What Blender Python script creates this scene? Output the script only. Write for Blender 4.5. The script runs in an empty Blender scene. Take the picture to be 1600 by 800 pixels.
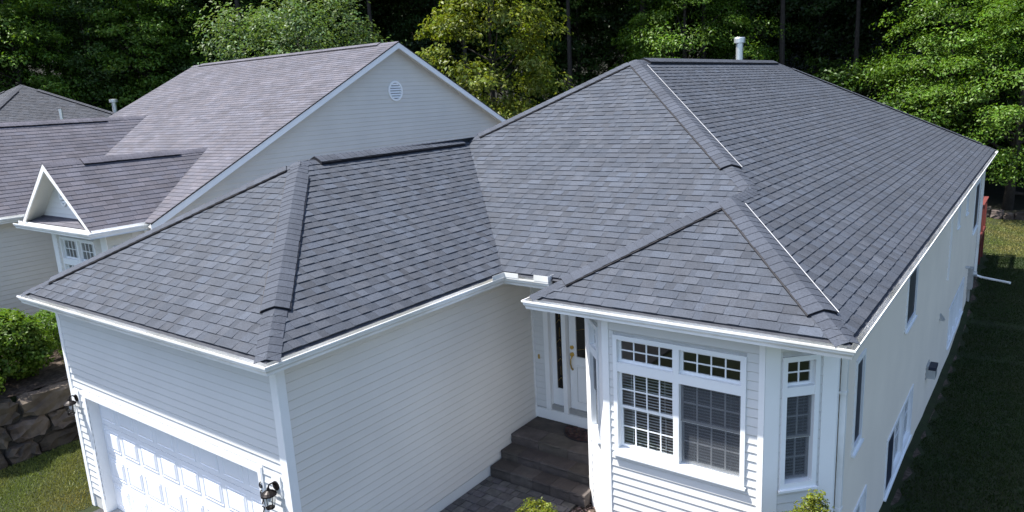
import bpy, math, random
import numpy as np
from mathutils import Vector, Matrix
random.seed(7); RNG = np.random.default_rng(11)
H = 3.87                      # height of the eaves above the garage slab (modelling origin is the eave line)
scn = bpy.context.scene
COL = scn.collection

# ------------------------------------------------------------------ camera, sky, sun, exposure
CR, CU, CF = (Vector((0.807126, 0.588161, -0.051129)), Vector((-0.087074, 0.20425, 0.975039)), Vector((-0.583923, 0.782527, -0.216069)))
CP = Vector((6.7878, -4.4275, 2.8094)); FPX = 1136.93
cd = bpy.data.cameras.new('camera'); cd.sensor_width = 36; cd.lens = FPX / 1600 * 36; cd.clip_start = 0.1; cd.clip_end = 3000
cam = bpy.data.objects.new('camera', cd); COL.objects.link(cam); scn.camera = cam
cam.matrix_world = Matrix(((CR.x, CU.x, -CF.x, CP.x), (CR.y, CU.y, -CF.y, CP.y), (CR.z, CU.z, -CF.z, CP.z + H), (0, 0, 0, 1)))
SUNDIR = Vector((0.64, 0.40, -1.48)).normalized()
w = bpy.data.worlds.new('World'); scn.world = w; w.use_nodes = True
nt = w.node_tree; bg = nt.nodes['Background']
sky = nt.nodes.new('ShaderNodeTexSky'); sky.sky_type = 'NISHITA'; sky.sun_disc = False
sky.sun_elevation = math.asin(-SUNDIR.z); sky.sun_rotation = math.atan2(-SUNDIR.x, -SUNDIR.y)
nt.links.new(sky.outputs[0], bg.inputs[0]); bg.inputs[1].default_value = 0.14; sky.dust_density = 1.6; sky.air_density = 0.9; sky.ozone_density = 1.0
sl = bpy.data.lights.new('sun', 'SUN'); sl.energy = 4.7; sl.angle = math.radians(0.55); sl.color = (1, 0.965, 0.9)
so = bpy.data.objects.new('sun', sl); COL.objects.link(so); so.rotation_euler = SUNDIR.to_track_quat('-Z', 'Y').to_euler(); so.location = (-20, -15, 40)
scn.view_settings.view_transform = 'Standard'; scn.view_settings.look = 'None'; scn.view_settings.gamma = 1
scn.view_settings.exposure = 1.30
scn.view_settings.use_curve_mapping = False
scn.render.resolution_x, scn.render.resolution_y = 1024, 512

def project(p):
    d = Vector(p) - CP; z = d.dot(CF)
    return (800 + FPX * d.dot(CR) / z, 400 - FPX * d.dot(CU) / z, z)

# ------------------------------------------------------------------ materials
def mat(name, base, rough=0.7, ns=8.0, amt=0.12, bump=0.0, bs=60.0, tone=False, spec=0.3, metal=0.0, stain=None, hue=None, coord='Object', trans=0.0):
    m = bpy.data.materials.new(name); m.use_nodes = True
    t = m.node_tree; N = t.nodes; L = t.links
    b = N['Principled BSDF']; b.inputs['Roughness'].default_value = rough; b.inputs['Metallic'].default_value = metal
    b.inputs['Specular IOR Level'].default_value = spec
    tc = N.new('ShaderNodeTexCoord')
    no = N.new('ShaderNodeTexNoise'); no.inputs['Scale'].default_value = ns; no.inputs['Detail'].default_value = 5
    L.new(tc.outputs[coord], no.inputs['Vector'])
    mr = N.new('ShaderNodeMapRange'); mr.inputs[1].default_value = 0.25; mr.inputs[2].default_value = 0.75
    mr.inputs[3].default_value = 1 - amt; mr.inputs[4].default_value = 1 + amt
    L.new(no.outputs['Fac'], mr.inputs[0])
    mul = N.new('ShaderNodeVectorMath'); mul.operation = 'SCALE'; mul.inputs[0].default_value = base[:3]
    L.new(mr.outputs[0], mul.inputs['Scale']); out = mul.outputs[0]
    if hue:                                   # a second colour in broad patches
        n2 = N.new('ShaderNodeTexNoise'); n2.inputs['Scale'].default_value = hue[1]; n2.inputs['Detail'].default_value = 4
        L.new(tc.outputs[coord], n2.inputs['Vector'])
        r2 = N.new('ShaderNodeMapRange'); r2.inputs[1].default_value = 0.45; r2.inputs[2].default_value = 0.65; L.new(n2.outputs['Fac'], r2.inputs[0])
        mx = N.new('ShaderNodeMix'); mx.data_type = 'RGBA'; mx.inputs['B'].default_value = (*hue[0], 1)
        L.new(r2.outputs[0], mx.inputs['Factor']); L.new(out, mx.inputs['A']); out = mx.outputs['Result']
    if tone and 'shingle' in name:
        n5 = N.new('ShaderNodeTexNoise'); n5.inputs['Scale'].default_value = 55; n5.inputs['Detail'].default_value = 6; L.new(tc.outputs[coord], n5.inputs['Vector'])
        r5 = N.new('ShaderNodeMapRange'); r5.inputs[1].default_value = .3; r5.inputs[2].default_value = .7; r5.inputs[3].default_value = .78; r5.inputs[4].default_value = 1.22; L.new(n5.outputs['Fac'], r5.inputs[0])
        m5 = N.new('ShaderNodeVectorMath'); m5.operation = 'SCALE'; L.new(out, m5.inputs[0]); L.new(r5.outputs[0], m5.inputs['Scale']); out = m5.outputs[0]
    if tone:
        at = N.new('ShaderNodeAttribute'); at.attribute_name = 'tone'
        m2 = N.new('ShaderNodeVectorMath'); m2.operation = 'MULTIPLY'
        L.new(out, m2.inputs[0]); L.new(at.outputs['Color'], m2.inputs[1]); out = m2.outputs[0]
    L.new(out, b.inputs['Base Color'])
    if bump:
        n3 = N.new('ShaderNodeTexNoise'); n3.inputs['Scale'].default_value = bs; n3.inputs['Detail'].default_value = 3
        L.new(tc.outputs[coord], n3.inputs['Vector'])
        bp = N.new('ShaderNodeBump'); bp.inputs['Strength'].default_value = bump; bp.inputs['Distance'].default_value = 0.01
        L.new(n3.outputs['Fac'], bp.inputs['Height']); L.new(bp.outputs[0], b.inputs['Normal'])
    return m

def leaf_mat(name, c, trans=0.35):
    m = bpy.data.materials.new(name); m.use_nodes = True
    t = m.node_tree; N = t.nodes; L = t.links; N.remove(N['Principled BSDF'])
    o = N['Material Output']; at = N.new('ShaderNodeAttribute'); at.attribute_name = 'tone'
    mu = N.new('ShaderNodeVectorMath'); mu.operation = 'MULTIPLY'; mu.inputs[0].default_value = c; L.new(at.outputs['Color'], mu.inputs[1])
    d = N.new('ShaderNodeBsdfDiffuse'); tr = N.new('ShaderNodeBsdfTranslucent'); g = N.new('ShaderNodeBsdfGlossy')
    g.inputs['Roughness'].default_value = 0.42; g.inputs['Color'].default_value = (0.85, 0.9, 0.8, 1)
    m2 = N.new('ShaderNodeVectorMath'); m2.operation = 'MULTIPLY'; m2.inputs[1].default_value = (1.3, 1.35, 0.5); L.new(mu.outputs[0], m2.inputs[0])
    L.new(mu.outputs[0], d.inputs['Color']); L.new(m2.outputs[0], tr.inputs['Color'])
    a = N.new('ShaderNodeMixShader'); a.inputs[0].default_value = trans; L.new(d.outputs[0], a.inputs[1]); L.new(tr.outputs[0], a.inputs[2])
    b = N.new('ShaderNodeMixShader'); b.inputs[0].default_value = 0.015; L.new(a.outputs[0], b.inputs[1]); L.new(g.outputs[0], b.inputs[2])
    L.new(b.outputs[0], o.inputs['Surface'])
    return m

def glass_mat(name, tint=(0.88, 0.9, 0.9), refl=1.0):
    m = bpy.data.materials.new(name); m.use_nodes = True
    t = m.node_tree; N = t.nodes; L = t.links; N.remove(N['Principled BSDF']); o = N['Material Output']
    tr = N.new('ShaderNodeBsdfTransparent'); tr.inputs[0].default_value = (*tint, 1)
    g = N.new('ShaderNodeBsdfGlossy'); g.inputs['Roughness'].default_value = 0.015
    no = N.new('ShaderNodeTexNoise'); no.inputs['Scale'].default_value = 2.2; tc = N.new('ShaderNodeTexCoord'); L.new(tc.outputs['Object'], no.inputs['Vector'])
    bp = N.new('ShaderNodeBump'); bp.inputs['Strength'].default_value = 0.06; bp.inputs['Distance'].default_value = 0.02; L.new(no.outputs['Fac'], bp.inputs['Height']); L.new(bp.outputs[0], g.inputs['Normal'])
    fr = N.new('ShaderNodeLayerWeight'); pw_ = N.new('ShaderNodeMath'); pw_.operation = 'POWER'; pw_.inputs[1].default_value = 4.0; L.new(fr.outputs['Facing'], pw_.inputs[0])
    mp = N.new('ShaderNodeMath'); mp.operation = 'MULTIPLY_ADD'; mp.inputs[1].default_value = 0.8 * refl; mp.inputs[2].default_value = 0.06 * refl; mp.use_clamp = True; L.new(pw_.outputs[0], mp.inputs[0])
    x = N.new('ShaderNodeMixShader'); L.new(mp.outputs[0], x.inputs[0]); L.new(tr.outputs[0], x.inputs[1]); L.new(g.outputs[0], x.inputs[2])
    L.new(x.outputs[0], o.inputs['Surface'])
    return m

def screen_mat(name, c, op):
    m = bpy.data.materials.new(name); m.use_nodes = True
    t = m.node_tree; N = t.nodes; L = t.links; N.remove(N['Principled BSDF']); o = N['Material Output']
    tr = N.new('ShaderNodeBsdfTransparent'); d = N.new('ShaderNodeBsdfDiffuse'); d.inputs[0].default_value = (*c, 1)
    x = N.new('ShaderNodeMixShader'); x.inputs[0].default_value = op
    L.new(tr.outputs[0], x.inputs[1]); L.new(d.outputs[0], x.inputs[2]); L.new(x.outputs[0], o.inputs['Surface'])
    return m

M = {}
M['shingle'] = mat('charcoal_shingle', (0.047, 0.054, 0.069), 0.85, 2.2, 0.14, 0.45, 160, tone=True, spec=0.25, coord='Generated' if False else 'Object')
M['nshingle'] = mat('purple_grey_shingle', (0.083, 0.081, 0.098), 0.85, 1.6, 0.2, 0.45, 150, tone=True, spec=0.25)
M['hshingle'] = mat('blue_grey_shingle', (0.047, 0.051, 0.062), 0.85, 2.0, 0.2, 0.4, 150, tone=True, spec=0.25)
M['deck'] = mat('roof_underlay', (0.040, 0.043, 0.053), 0.9, 12, 0.2)
M['strip'] = mat('vent_edge_metal', (0.33, 0.34, 0.36), 0.5, 5, 0.25)  # metal edge; its pale tone stands for the sun caught along it
M['black'] = mat('black_plastic', (0.012, 0.012, 0.016), 0.6, 20, 0.2)
M['siding'] = mat('grey_white_siding', (0.60, 0.605, 0.605), 0.55, 1.3, 0.035, 0.05, 40)
M['siding_side'] = mat('cream_siding', (0.645, 0.615, 0.575), 0.6, 0.9, 0.05, 0.06, 30)  # same house paint, warmed in colour to imitate the light on this side
M['siding_right'] = mat('warm_cream_siding', (0.73, 0.655, 0.565), 0.6, 0.9, 0.05, 0.06, 30)  # same house paint again, warmer and lighter to imitate light on the right wall
M['nsiding'] = mat('neighbour_siding', (0.57, 0.55, 0.515), 0.6, 1.0, 0.05, 0.05, 30)
M['wallback'] = mat('wall_sheathing', (0.45, 0.45, 0.44), 0.8)
M['trim'] = mat('white_trim', (0.78, 0.785, 0.79), 0.45, 2.5, 0.03, 0.02, 50)
M['gutter'] = mat('white_gutter', (0.77, 0.775, 0.775), 0.38, 2.0, 0.05, hue=((0.62, 0.62, 0.59), 1.1))
M['soffit'] = mat('soffit', (0.66, 0.65, 0.61), 0.6, 3, 0.04)
M['vinyl'] = mat('white_vinyl', (0.76, 0.78, 0.80), 0.35, 3, 0.02)
M['glass'] = glass_mat('window_glass')
M['dglass'] = glass_mat('dark_glass', (0.35, 0.33, 0.3), 0.8)
M['screen'] = screen_mat('insect_screen', (0.10, 0.11, 0.125), 0.42)
M['navy'] = mat('dark_screen', (0.02, 0.026, 0.045), 0.5, 6, 0.2)
M['blind'] = mat('blind_slat', (0.72, 0.74, 0.76), 0.5, 3, 0.03)
M['interior'] = mat('interior', (0.10, 0.095, 0.085), 0.9, 2, 0.3)
M['door'] = mat('white_door_paint', (0.74, 0.75, 0.76), 0.4, 2, 0.03)
M['gdoor'] = mat('garage_door_paint', (0.75, 0.765, 0.80), 0.4, 1.5, 0.03, 0.04, 35)
M['brass'] = mat('brass', (0.55, 0.36, 0.09), 0.28, 10, 0.15, metal=1.0)
M['bronze'] = mat('dark_bronze', (0.012, 0.010, 0.010), 0.4, 12, 0.3, metal=0.6)
M['bulb'] = mat('lamp_bulb', (0.6, 0.6, 0.65), 0.2)
M['galv'] = mat('galvanised_metal', (0.55, 0.58, 0.6), 0.35, 6, 0.1, metal=0.7)
M['grey'] = mat('grey_plastic', (0.33, 0.33, 0.32), 0.55, 8, 0.1)
M['paver'] = mat('paver_stone', (0.10, 0.094, 0.092), 0.85, 9, 0.3, 0.6, 45, tone=True)
M['step'] = mat('step_stone', (0.082, 0.070, 0.064), 0.85, 5, 0.35, 0.9, 30, tone=True, hue=((0.058, 0.05, 0.047), 2.3))
M['sand'] = mat('joint_sand', (0.03, 0.028, 0.026), 0.95, 30, 0.3)
M['stone'] = mat('rough_stone', (0.075, 0.064, 0.054), 0.9, 4, 0.4, 1.0, 14, tone=True, hue=((0.038, 0.031, 0.027), 2.2))
M['pebble'] = mat('pebbles', (0.10, 0.075, 0.065), 0.7, 9, 0.4, tone=True)
M['asphalt'] = mat('asphalt', (0.045, 0.045, 0.05), 0.9, 40, 0.3, 0.6, 120)
M['concrete'] = mat('concrete', (0.38, 0.37, 0.35), 0.85, 6, 0.15, 0.2, 60)
M['lawn'] = mat('lawn_soil', (0.014, 0.022, 0.006), 0.95, 3.0, 0.5, 0.8, 40, hue=((0.018, 0.022, 0.007), 0.7))
M['mulch'] = mat('mulch', (0.042, 0.030, 0.022), 0.95, 18, 0.5, 1.0, 45, hue=((0.085, 0.064, 0.052), 9))
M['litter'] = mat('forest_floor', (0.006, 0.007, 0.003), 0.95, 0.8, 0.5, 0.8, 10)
M['bark'] = mat('bark', (0.032, 0.027, 0.023), 0.9, 6, 0.4, 0.8, 25)
M['reddeck'] = mat('red_stained_wood', (0.12, 0.028, 0.024), 0.7, 5, 0.2)
M['mat_dark'] = mat('doormat_rubber', (0.03, 0.02, 0.02), 0.8, 14, 0.4, tone=True)
M['blade'] = leaf_mat('grass_blade', (0.125, 0.145, 0.042), 0.25)  # lit copy of the grass: sunlight put into its lighter yellow-green
M['blade_dark'] = leaf_mat('grass_blade_lush', (0.017, 0.034, 0.007), 0.25)  # shaded copy of the same grass: shade put into its darker green
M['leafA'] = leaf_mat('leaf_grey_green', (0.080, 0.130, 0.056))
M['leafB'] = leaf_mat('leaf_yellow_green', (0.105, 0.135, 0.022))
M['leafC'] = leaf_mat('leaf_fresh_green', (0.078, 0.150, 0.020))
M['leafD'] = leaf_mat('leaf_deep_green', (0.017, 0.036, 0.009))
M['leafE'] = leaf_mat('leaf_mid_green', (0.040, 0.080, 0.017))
M['leafS'] = leaf_mat('leaf_shrub', (0.070, 0.125, 0.015))
M['leafY'] = leaf_mat('leaf_boxwood', (0.115, 0.14, 0.016))

# ------------------------------------------------------------------ mesh helpers
ORG = {}
class MB:
    def __init__(s): s.v = []; s.f = []; s.t = []; s.tn = (1, 1, 1)
    def add(s, vs, fs, tone=None):
        b = len(s.v); s.v += [tuple(p) for p in vs]; s.f += [tuple(b + i for i in f) for f in fs]
        s.t += [tone or s.tn] * len(vs)
    def box(s, a, b):
        x0, y0, z0 = [min(a[i], b[i]) for i in range(3)]; x1, y1, z1 = [max(a[i], b[i]) for i in range(3)]
        s.add([(x0, y0, z0), (x1, y0, z0), (x1, y1, z0), (x0, y1, z0), (x0, y0, z1), (x1, y0, z1), (x1, y1, z1), (x0, y1, z1)],
              [(0, 3, 2, 1), (4, 5, 6, 7), (0, 1, 5, 4), (1, 2, 6, 5), (2, 3, 7, 6), (3, 0, 4, 7)])
    def frame_box(s, F, u0, u1, z0, z1, n0, n1):      # box in a wall frame F = (O, u, n)
        O, U, N = F
        P = lambda u, z, n: O + U * u + N * n + Vector((0, 0, z))
        vs = [P(u, z, n) for n in (n0, n1) for (u, z) in ((u0, z0), (u1, z0), (u1, z1), (u0, z1))]
        s.add(vs, [(0, 1, 2, 3), (4, 7, 6, 5), (0, 4, 5, 1), (1, 5, 6, 2), (2, 6, 7, 3), (3, 7, 4, 0)])
    def ring(s, F, u0, u1, z0, z1, w, n0, n1, wb=None):
        wb = w if wb is None else wb
        s.frame_box(F, u0, u0 + w, z0, z1, n0, n1); s.frame_box(F, u1 - w, u1, z0, z1, n0, n1)
        s.frame_box(F, u0 + w, u1 - w, z1 - w, z1, n0, n1); s.frame_box(F, u0 + w, u1 - w, z0, z0 + wb, n0, n1)
    def prism(s, poly, vec, cap=True):
        n = len(poly); v = Vector(vec); vs = [Vector(p) for p in poly]; vs = vs + [p + v for p in vs]
        fs = [(i, (i + 1) % n, n + (i + 1) % n, n + i) for i in range(n)]
        if cap: fs += [tuple(range(n - 1, -1, -1)), tuple(range(n, 2 * n))]
        s.add(vs, fs)
    def tube(s, path, r, k=8, cap=True):
        path = [Vector(p) for p in path]; rs = r if isinstance(r, (list, tuple)) else [r] * len(path)
        vs = []; prev = None
        for i, p in enumerate(path):
            d = (path[min(i + 1, len(path) - 1)] - path[max(i - 1, 0)]).normalized()
            a = prev if prev else (Vector((1, 0, 0)) if abs(d.x) < 0.8 else Vector((0, 1, 0)))
            a = (a - d * a.dot(d)).normalized(); prev = a; b = d.cross(a)
            for j in range(k):
                t = 2 * math.pi * j / k; vs.append(p + (a * math.cos(t) + b * math.sin(t)) * rs[i])
        fs = []
        for i in range(len(path) - 1):
            for j in range(k): fs.append((i * k + j, i * k + (j + 1) % k, (i + 1) * k + (j + 1) % k, (i + 1) * k + j))
        if cap: fs += [tuple(range(k - 1, -1, -1)), tuple((len(path) - 1) * k + j for j in range(k))]
        s.add(vs, fs)
    def lathe(s, c, prof, k=16):
        c = Vector(c); vs = []; n = len(prof)
        for j in range(k):
            t = 2 * math.pi * j / k
            for (r, z) in prof: vs.append(c + Vector((r * math.cos(t), r * math.sin(t), z)))
        s.add(vs, [(j * n + i, ((j + 1) % k) * n + i, ((j + 1) % k) * n + i + 1, j * n + i + 1) for j in range(k) for i in range(n - 1)])
    def build(s, name, m, parent=None, kind=None, base=None, smooth=False):
        me = bpy.data.meshes.new(name)
        org = ORG.get(parent.name, Vector((0, 0, 0))) if parent else Vector(base or (0, 0, 0))
        ox, oy, oz = org
        me.from_pydata([(p[0] - ox, p[1] - oy, p[2] - oz) for p in s.v], [], s.f)
        if any(t != (1, 1, 1) for t in s.t[:50]):
            at = me.attributes.new('tone', 'FLOAT_COLOR', 'POINT')
            at.data.foreach_set('color', np.array([(*t, 1) for t in s.t], dtype=np.float32).ravel())
        if smooth: me.polygons.foreach_set('use_smooth', [True] * len(me.polygons))
        me.materials.append(m if not isinstance(m, str) else M[m])
        o = bpy.data.objects.new(name, me); COL.objects.link(o); ORG[o.name] = org
        if parent: o.parent = parent
        else: o.location = org + Vector((0, 0, H))
        if kind: o['kind'] = kind
        return o
def root(name, label, cat, base, group=None):
    o = bpy.data.objects.new(name, None); COL.objects.link(o); b = Vector(base); ORG[o.name] = b
    o.location = b + Vector((0, 0, H)); o['label'] = label; o['category'] = cat; o.empty_display_size = 0.2
    if group: o['group'] = group
    return o
def tag(o, label, cat, group=None):
    o['label'] = label; o['category'] = cat
    if group: o['group'] = group
    return o
def F3(p, q):                                          # wall frame seen from outside: p left end, q right end (x, y)
    p = Vector((p[0], p[1], 0)); q = Vector((q[0], q[1], 0)); u = (q - p).normalized()
    return (p, u, Vector((u.y, -u.x, 0))), (q - p).length

# ------------------------------------------------------------------ walls and lap siding
def wall(parent, p, q, z0, z1, holes=(), sid='siding', exp=0.118, zs=None, thick=0.14, top=None, stuff=False, label=None):
    """Sheathed wall with real openings and one lap board per course; top(u) gives the roof line for gables."""
    F, Ln = F3(p, q); O, U, N = F
    m = MB()
    us = sorted({0, Ln, *[h[0] for h in holes], *[h[1] for h in holes]}); zz = sorted({z0, z1, *[h[2] for h in holes], *[h[3] for h in holes]})
    P = lambda u, z, n=0.0: O + U * u + N * n + Vector((0, 0, z))
    if top is None:
        for i in range(len(us) - 1):
            for j in range(len(zz) - 1):
                uc, zc = (us[i] + us[i + 1]) / 2, (zz[j] + zz[j + 1]) / 2
                if any(h[0] < uc < h[1] and h[2] < zc < h[3] for h in holes): continue
                for n in (0, -thick): m.add([P(us[i], zz[j], n), P(us[i + 1], zz[j], n), P(us[i + 1], zz[j + 1], n), P(us[i], zz[j + 1], n)], [(0, 1, 2, 3)])
        for h in holes:
            c = [(h[0], h[2]), (h[1], h[2]), (h[1], h[3]), (h[0], h[3])]
            for k in range(4):
                a, b = c[k], c[(k + 1) % 4]; m.add([P(*a), P(*b), P(*b, -thick), P(*a, -thick)], [(0, 1, 2, 3)])
    else:
        pts = [(0, z0), (Ln, z0)] + top['poly']
        m.prism([P(u, z) for u, z in pts], -N * thick)
    w_ = m.build('wall', M['wallback'], parent)
    if label: w_['label'] = label
    z = zs if zs is not None else z0
    joined = MB(); zmax = z1 if top is None else max(a[1] for a in top['poly'])
    while z < zmax - 0.01:
        zt = min(z + exp, zmax); zc = (z + zt) / 2
        if top is None: a0, b0, a1, b1 = 0, Ln, 0, Ln
        else: (a0, b0), (a1, b1) = top['span'](z), top['span'](zt)
        if b0 - a0 < 0.05: break
        if b1 < a1: a1 = b1 = (a1 + b1) / 2
        segs = [(a0, b0, a1, b1)]
        for h in holes:
            if h[2] - 0.01 < zc < h[3] + 0.01:
                ns = []
                for (s0, e0, s1, e1) in segs:
                    if h[1] <= s0 or h[0] >= e0: ns.append((s0, e0, s1, e1)); continue
                    if h[0] > s0 + 0.02: ns.append((s0, h[0], s1, h[0]))
                    if h[1] < e0 - 0.02: ns.append((h[1], e0, h[1], e1))
                segs = ns
        for (s0, e0, s1, e1) in segs:
            b = joined if stuff else MB(); j = random.uniform(-0.0008, 0.0008)
            vs = [q for a_, c_ in ((s0, s1), (e0, e1)) for q in (P(a_, z, 0.001), P(a_, z, 0.010), P(a_, z + 0.012, 0.018 + j), P(c_, zt + 0.004, 0.006 + j), P(c_, zt + 0.004, 0.001))]
            b.add(vs, [(0, 1, 2, 3, 4), (9, 8, 7, 6, 5), (0, 5, 6, 1), (1, 6, 7, 2), (2, 7, 8, 3), (3, 8, 9, 4)])
            if not stuff: b.build('siding_board', M[sid], w_)
        z = zt
    if stuff: joined.build('siding_boards', M[sid], w_, kind='stuff')
    return F, w_

# ------------------------------------------------------------------ windows
def window(parent, F, u0, u1, z0, z1, units, cw=0.06, sill=0.08, mull=(), blind=True, glass='glass', label=None, proud=0.035):
    fr = MB(); fr.ring(F, u0, u1, z0, z1, cw, -0.10, proud, sill)
    for (a, b, c, d) in mull: fr.frame_box(F, a, b, c, d, -0.09, proud - 0.006)
    w_ = fr.build('window', M['vinyl'], parent)
    if label: w_['label'] = label
    si = MB(); si.frame_box(F, u0 - 0.02, u1 + 0.02, z0 - 0.025, z0 + 0.003, 0.018, proud + 0.03); si.build('sill', M['vinyl'], w_)
    for un in units:
        a, b, c, d, nc, nr = un[:6]; opt = un[6] if len(un) > 6 else ''
        dep = -0.03 if 'o' not in opt else -0.055
        sw = 0.035
        s = MB(); s.ring(F, a, b, c, d, sw, dep - 0.03, dep)
        mw = 0.009
        iu, iz = (b - a - 2 * sw) / nc, (d - c - 2 * sw) / nr
        for k in range(1, nc): s.frame_box(F, a + sw + k * iu - mw, a + sw + k * iu + mw, c + sw, d - sw, dep - 0.022, dep - 0.006)
        for k in range(1, nr): s.frame_box(F, a + sw, b - sw, c + sw + k * iz - mw, c + sw + k * iz + mw, dep - 0.0205, dep - 0.0075)
        s.build('sash', M['vinyl'], w_)
        for i in range(nc):
            for j in range(nr):
                p = MB(); p.frame_box(F, a + sw + i * iu, a + sw + (i + 1) * iu, c + sw + j * iz, c + sw + (j + 1) * iz, dep - 0.017, dep - 0.014)
                p.build('pane', M[glass], w_)
        if 'n' in opt:
            sc = MB(); sc.frame_box(F, a + 0.01, b - 0.01, c + 0.01, d - 0.01, dep + 0.012, dep + 0.014); sc.build('insect_screen', M['screen'], w_)
        if 'b' in opt:
            bl = MB(); z = c + 0.02; O, U, N = F
            while z < d - 0.01:
                P = lambda u, zz, n: O + U * u + N * n + Vector((0, 0, zz))
                n = dep - 0.075
                bl.add([P(a, z, n + 0.0175), P(b, z, n + 0.0175), P(b, z + 0.003, n), P(a, z + 0.003, n), P(b, z, n - 0.0175), P(a, z, n - 0.0175)], [(0, 1, 2, 3), (3, 2, 4, 5)])
                z += 0.042
            for uu in (a + (b - a) * .2, a + (b - a) * .8): bl.frame_box(F, uu - 0.003, uu + 0.003, c, d, dep - 0.053, dep - 0.051)
            bl.build('blind', M['blind'], w_, kind='stuff')
    return w_

# ------------------------------------------------------------------ shingles
Z = Vector((0, 0, 1))
def itp(xs, ys): return lambda d: float(np.interp(d, xs, ys))
def tabs(O, U, D, s, Lf, Rf, d0, dmax, e=0.143, style='arch', th=0.011, base=1.0):
    O, U, D = Vector(O), Vector(U), Vector(D); cs = math.sqrt(1 + s * s); de = e / cs; n = (Z - D * s).normalized(); out = []
    P = lambda u, d, h: O + U * u + D * d + Z * (s * d) + n * h
    k = 0; d = d0
    while d < dmax - 0.005:
        dt = min(d + de * 1.1, dmax); l0, r0, l1, r1 = Lf(d), Rf(d), Lf(dt), Rf(dt)
        if r1 < l1: l1 = r1 = (l1 + r1) / 2
        u = min(l0, l1) - (random.uniform(0, .3) if style == 'arch' else (0.1525 * (k % 2) + 0.03 * ((k * 7) % 3)))
        rowt = random.uniform(0.95, 1.05); i = 0; hi = random.random() < .5
        while u < max(r0, r1):
            if style == 'arch':
                hi = not hi; w_ = random.choice((.13, .16, .19, .22, .26)) if hi else random.choice((.08, .11, .14, .17, .2))
                h = th * (1.6 if hi else 1.0) + random.uniform(-.001, .001)
                tv = rowt * (random.choice((0.86, 0.92, 0.98, 1.04, 1.10, 1.16)) if random.random() < .8 else 1.0) * (1.05 if hi else .95); gap = 0
            else:
                w_ = 0.305; h = th + random.uniform(-.0012, .0012); tv = rowt * random.uniform(0.86, 1.14); gap = 0.005
            a0, a1 = max(u, l0), max(u, l1); b0, b1 = min(u + w_ - gap, r0), min(u + w_ - gap, r1)
            u += w_; i += 1
            if b0 - a0 < 0.012 and b1 - a1 < 0.012: continue
            if b0 < a0: a0 = b0 = min(max((a0 + b0) / 2, l0), r0)
            if b1 < a1: a1 = b1 = min(max((a1 + b1) / 2, l1), r1)
            jd = random.uniform(-.002, .002)
            vs = [P(a0, d + jd, h), P(b0, d + jd, h), P(b1, dt, 0.003), P(a1, dt, 0.003), P(a0, d + jd, -.001), P(b0, d + jd, -.001), P(b1, dt, -.001), P(a1, dt, -.001)]
            c = random.uniform(-.03, .03)
            out.append((vs, (base * tv * (1 + c), base * tv, base * tv * (1 - c)), (vs[0] + vs[2]) / 2))
        d += de; k += 1
    return out
TF = [(0, 1, 2, 3), (4, 5, 1, 0), (5, 6, 2, 1), (7, 4, 0, 3)]
def deck_poly(m, O, U, D, s, Lf, Rf, ds, h=-0.012):
    O, U, D = Vector(O), Vector(U), Vector(D); n = (Z - D * s).normalized()
    P = lambda u, d: O + U * u + D * d + Z * (s * d) + n * h
    for a, b in zip(ds[:-1], ds[1:]): m.add([P(Lf(a), a), P(Rf(a), a), P(Rf(b), b), P(Lf(b), b)], [(0, 1, 2, 3)])
def lay(roof, alltabs, m, nbig=300):
    sc = []
    for i, (vs, t, c) in enumerate(alltabs):
        pr = [project(p) for p in vs[:4]]
        if min(p[2] for p in pr) < 1 or not all(0 < p[0] < 1600 and 0 < p[1] < 800 for p in pr): continue
        a = 0.0
        for k in range(4): x0, y0, _ = pr[k]; x1, y1, _ = pr[(k + 1) % 4]; a += x0 * y1 - x1 * y0
        sc.append((-a, i))                              # counter-clockwise seen from the camera = facing it
    sc = [x for x in sc if x[0] > 0]; sc.sort(reverse=True); big = {i for _, i in sc[:nbig]}
    rest = MB()
    for i, (vs, t, c) in enumerate(alltabs):
        b = MB() if i in big else rest
        b.add(vs, TF, t)
        if i in big: b.build('shingle', M[m], roof)
    rest.build('far_shingles', M[m], roof, kind='stuff')
CAPN = [0]
def cap_run(roof, p0, p1, nL, nR, m, t0=0.0, t1=1.0, lift=0.012, wd=0.15, e=0.14, single=True, tone=1.0):
    """Bent cap shingles from p0 (low end) to p1 along a hip or ridge; nL, nR are the normals of the two planes."""
    p0, p1 = Vector(p0), Vector(p1); h = (p1 - p0); Ln = h.length; h.normalize()
    def side(n, ref):
        t = n.cross(h).normalized()
        return t if t.z < 0 or (abs(t.z) < 1e-6 and t.dot(ref) > 0) else -t
    tL, tR = side(nL, -nR), side(nR, -nL); up = (nL + nR).normalized()
    n = max(1, int(round((t1 - t0) * Ln / e))); e2 = (t1 - t0) * Ln / n; far = MB()
    for k in range(n):
        b = MB() if single else far
        a = t0 * Ln + k * e2; c = a + e2 * 1.12; tv = tone * random.uniform(0.88, 1.1)
        vs = []
        jx = random.uniform(-.006, .006)
        for (dist, rise) in ((a, 0.007), (c, 0.001)):
            pc = p0 + h * dist
            for (tt, nn, ww) in ((tL, nL, 1.0), (tL, nL, .45), (None, None, 0), (tR, nR, .45), (tR, nR, 1.0)):
                if tt is None: q = pc + up * (lift + rise - 0.004)
                else: q = pc + tt * (wd * ww + jx * (1 if tt is tL else -1)) + nn * (lift + rise)
                vs.append(q)
        vs += [q - up * 0.007 for q in vs[:5]]
        fs = [(i, i + 1, i + 6, i + 5) for i in range(4)] + [(10 + i, 11 + i, 1 + i, i) for i in range(4)] 
        b.add(vs, fs, (tv, tv, tv * 1.02))
        if single: b.build('cap_shingle', M[m], roof)
    if not single: far.build('cap_shingles', M[m], roof, kind='stuff')
    return tL, tR, up
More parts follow.
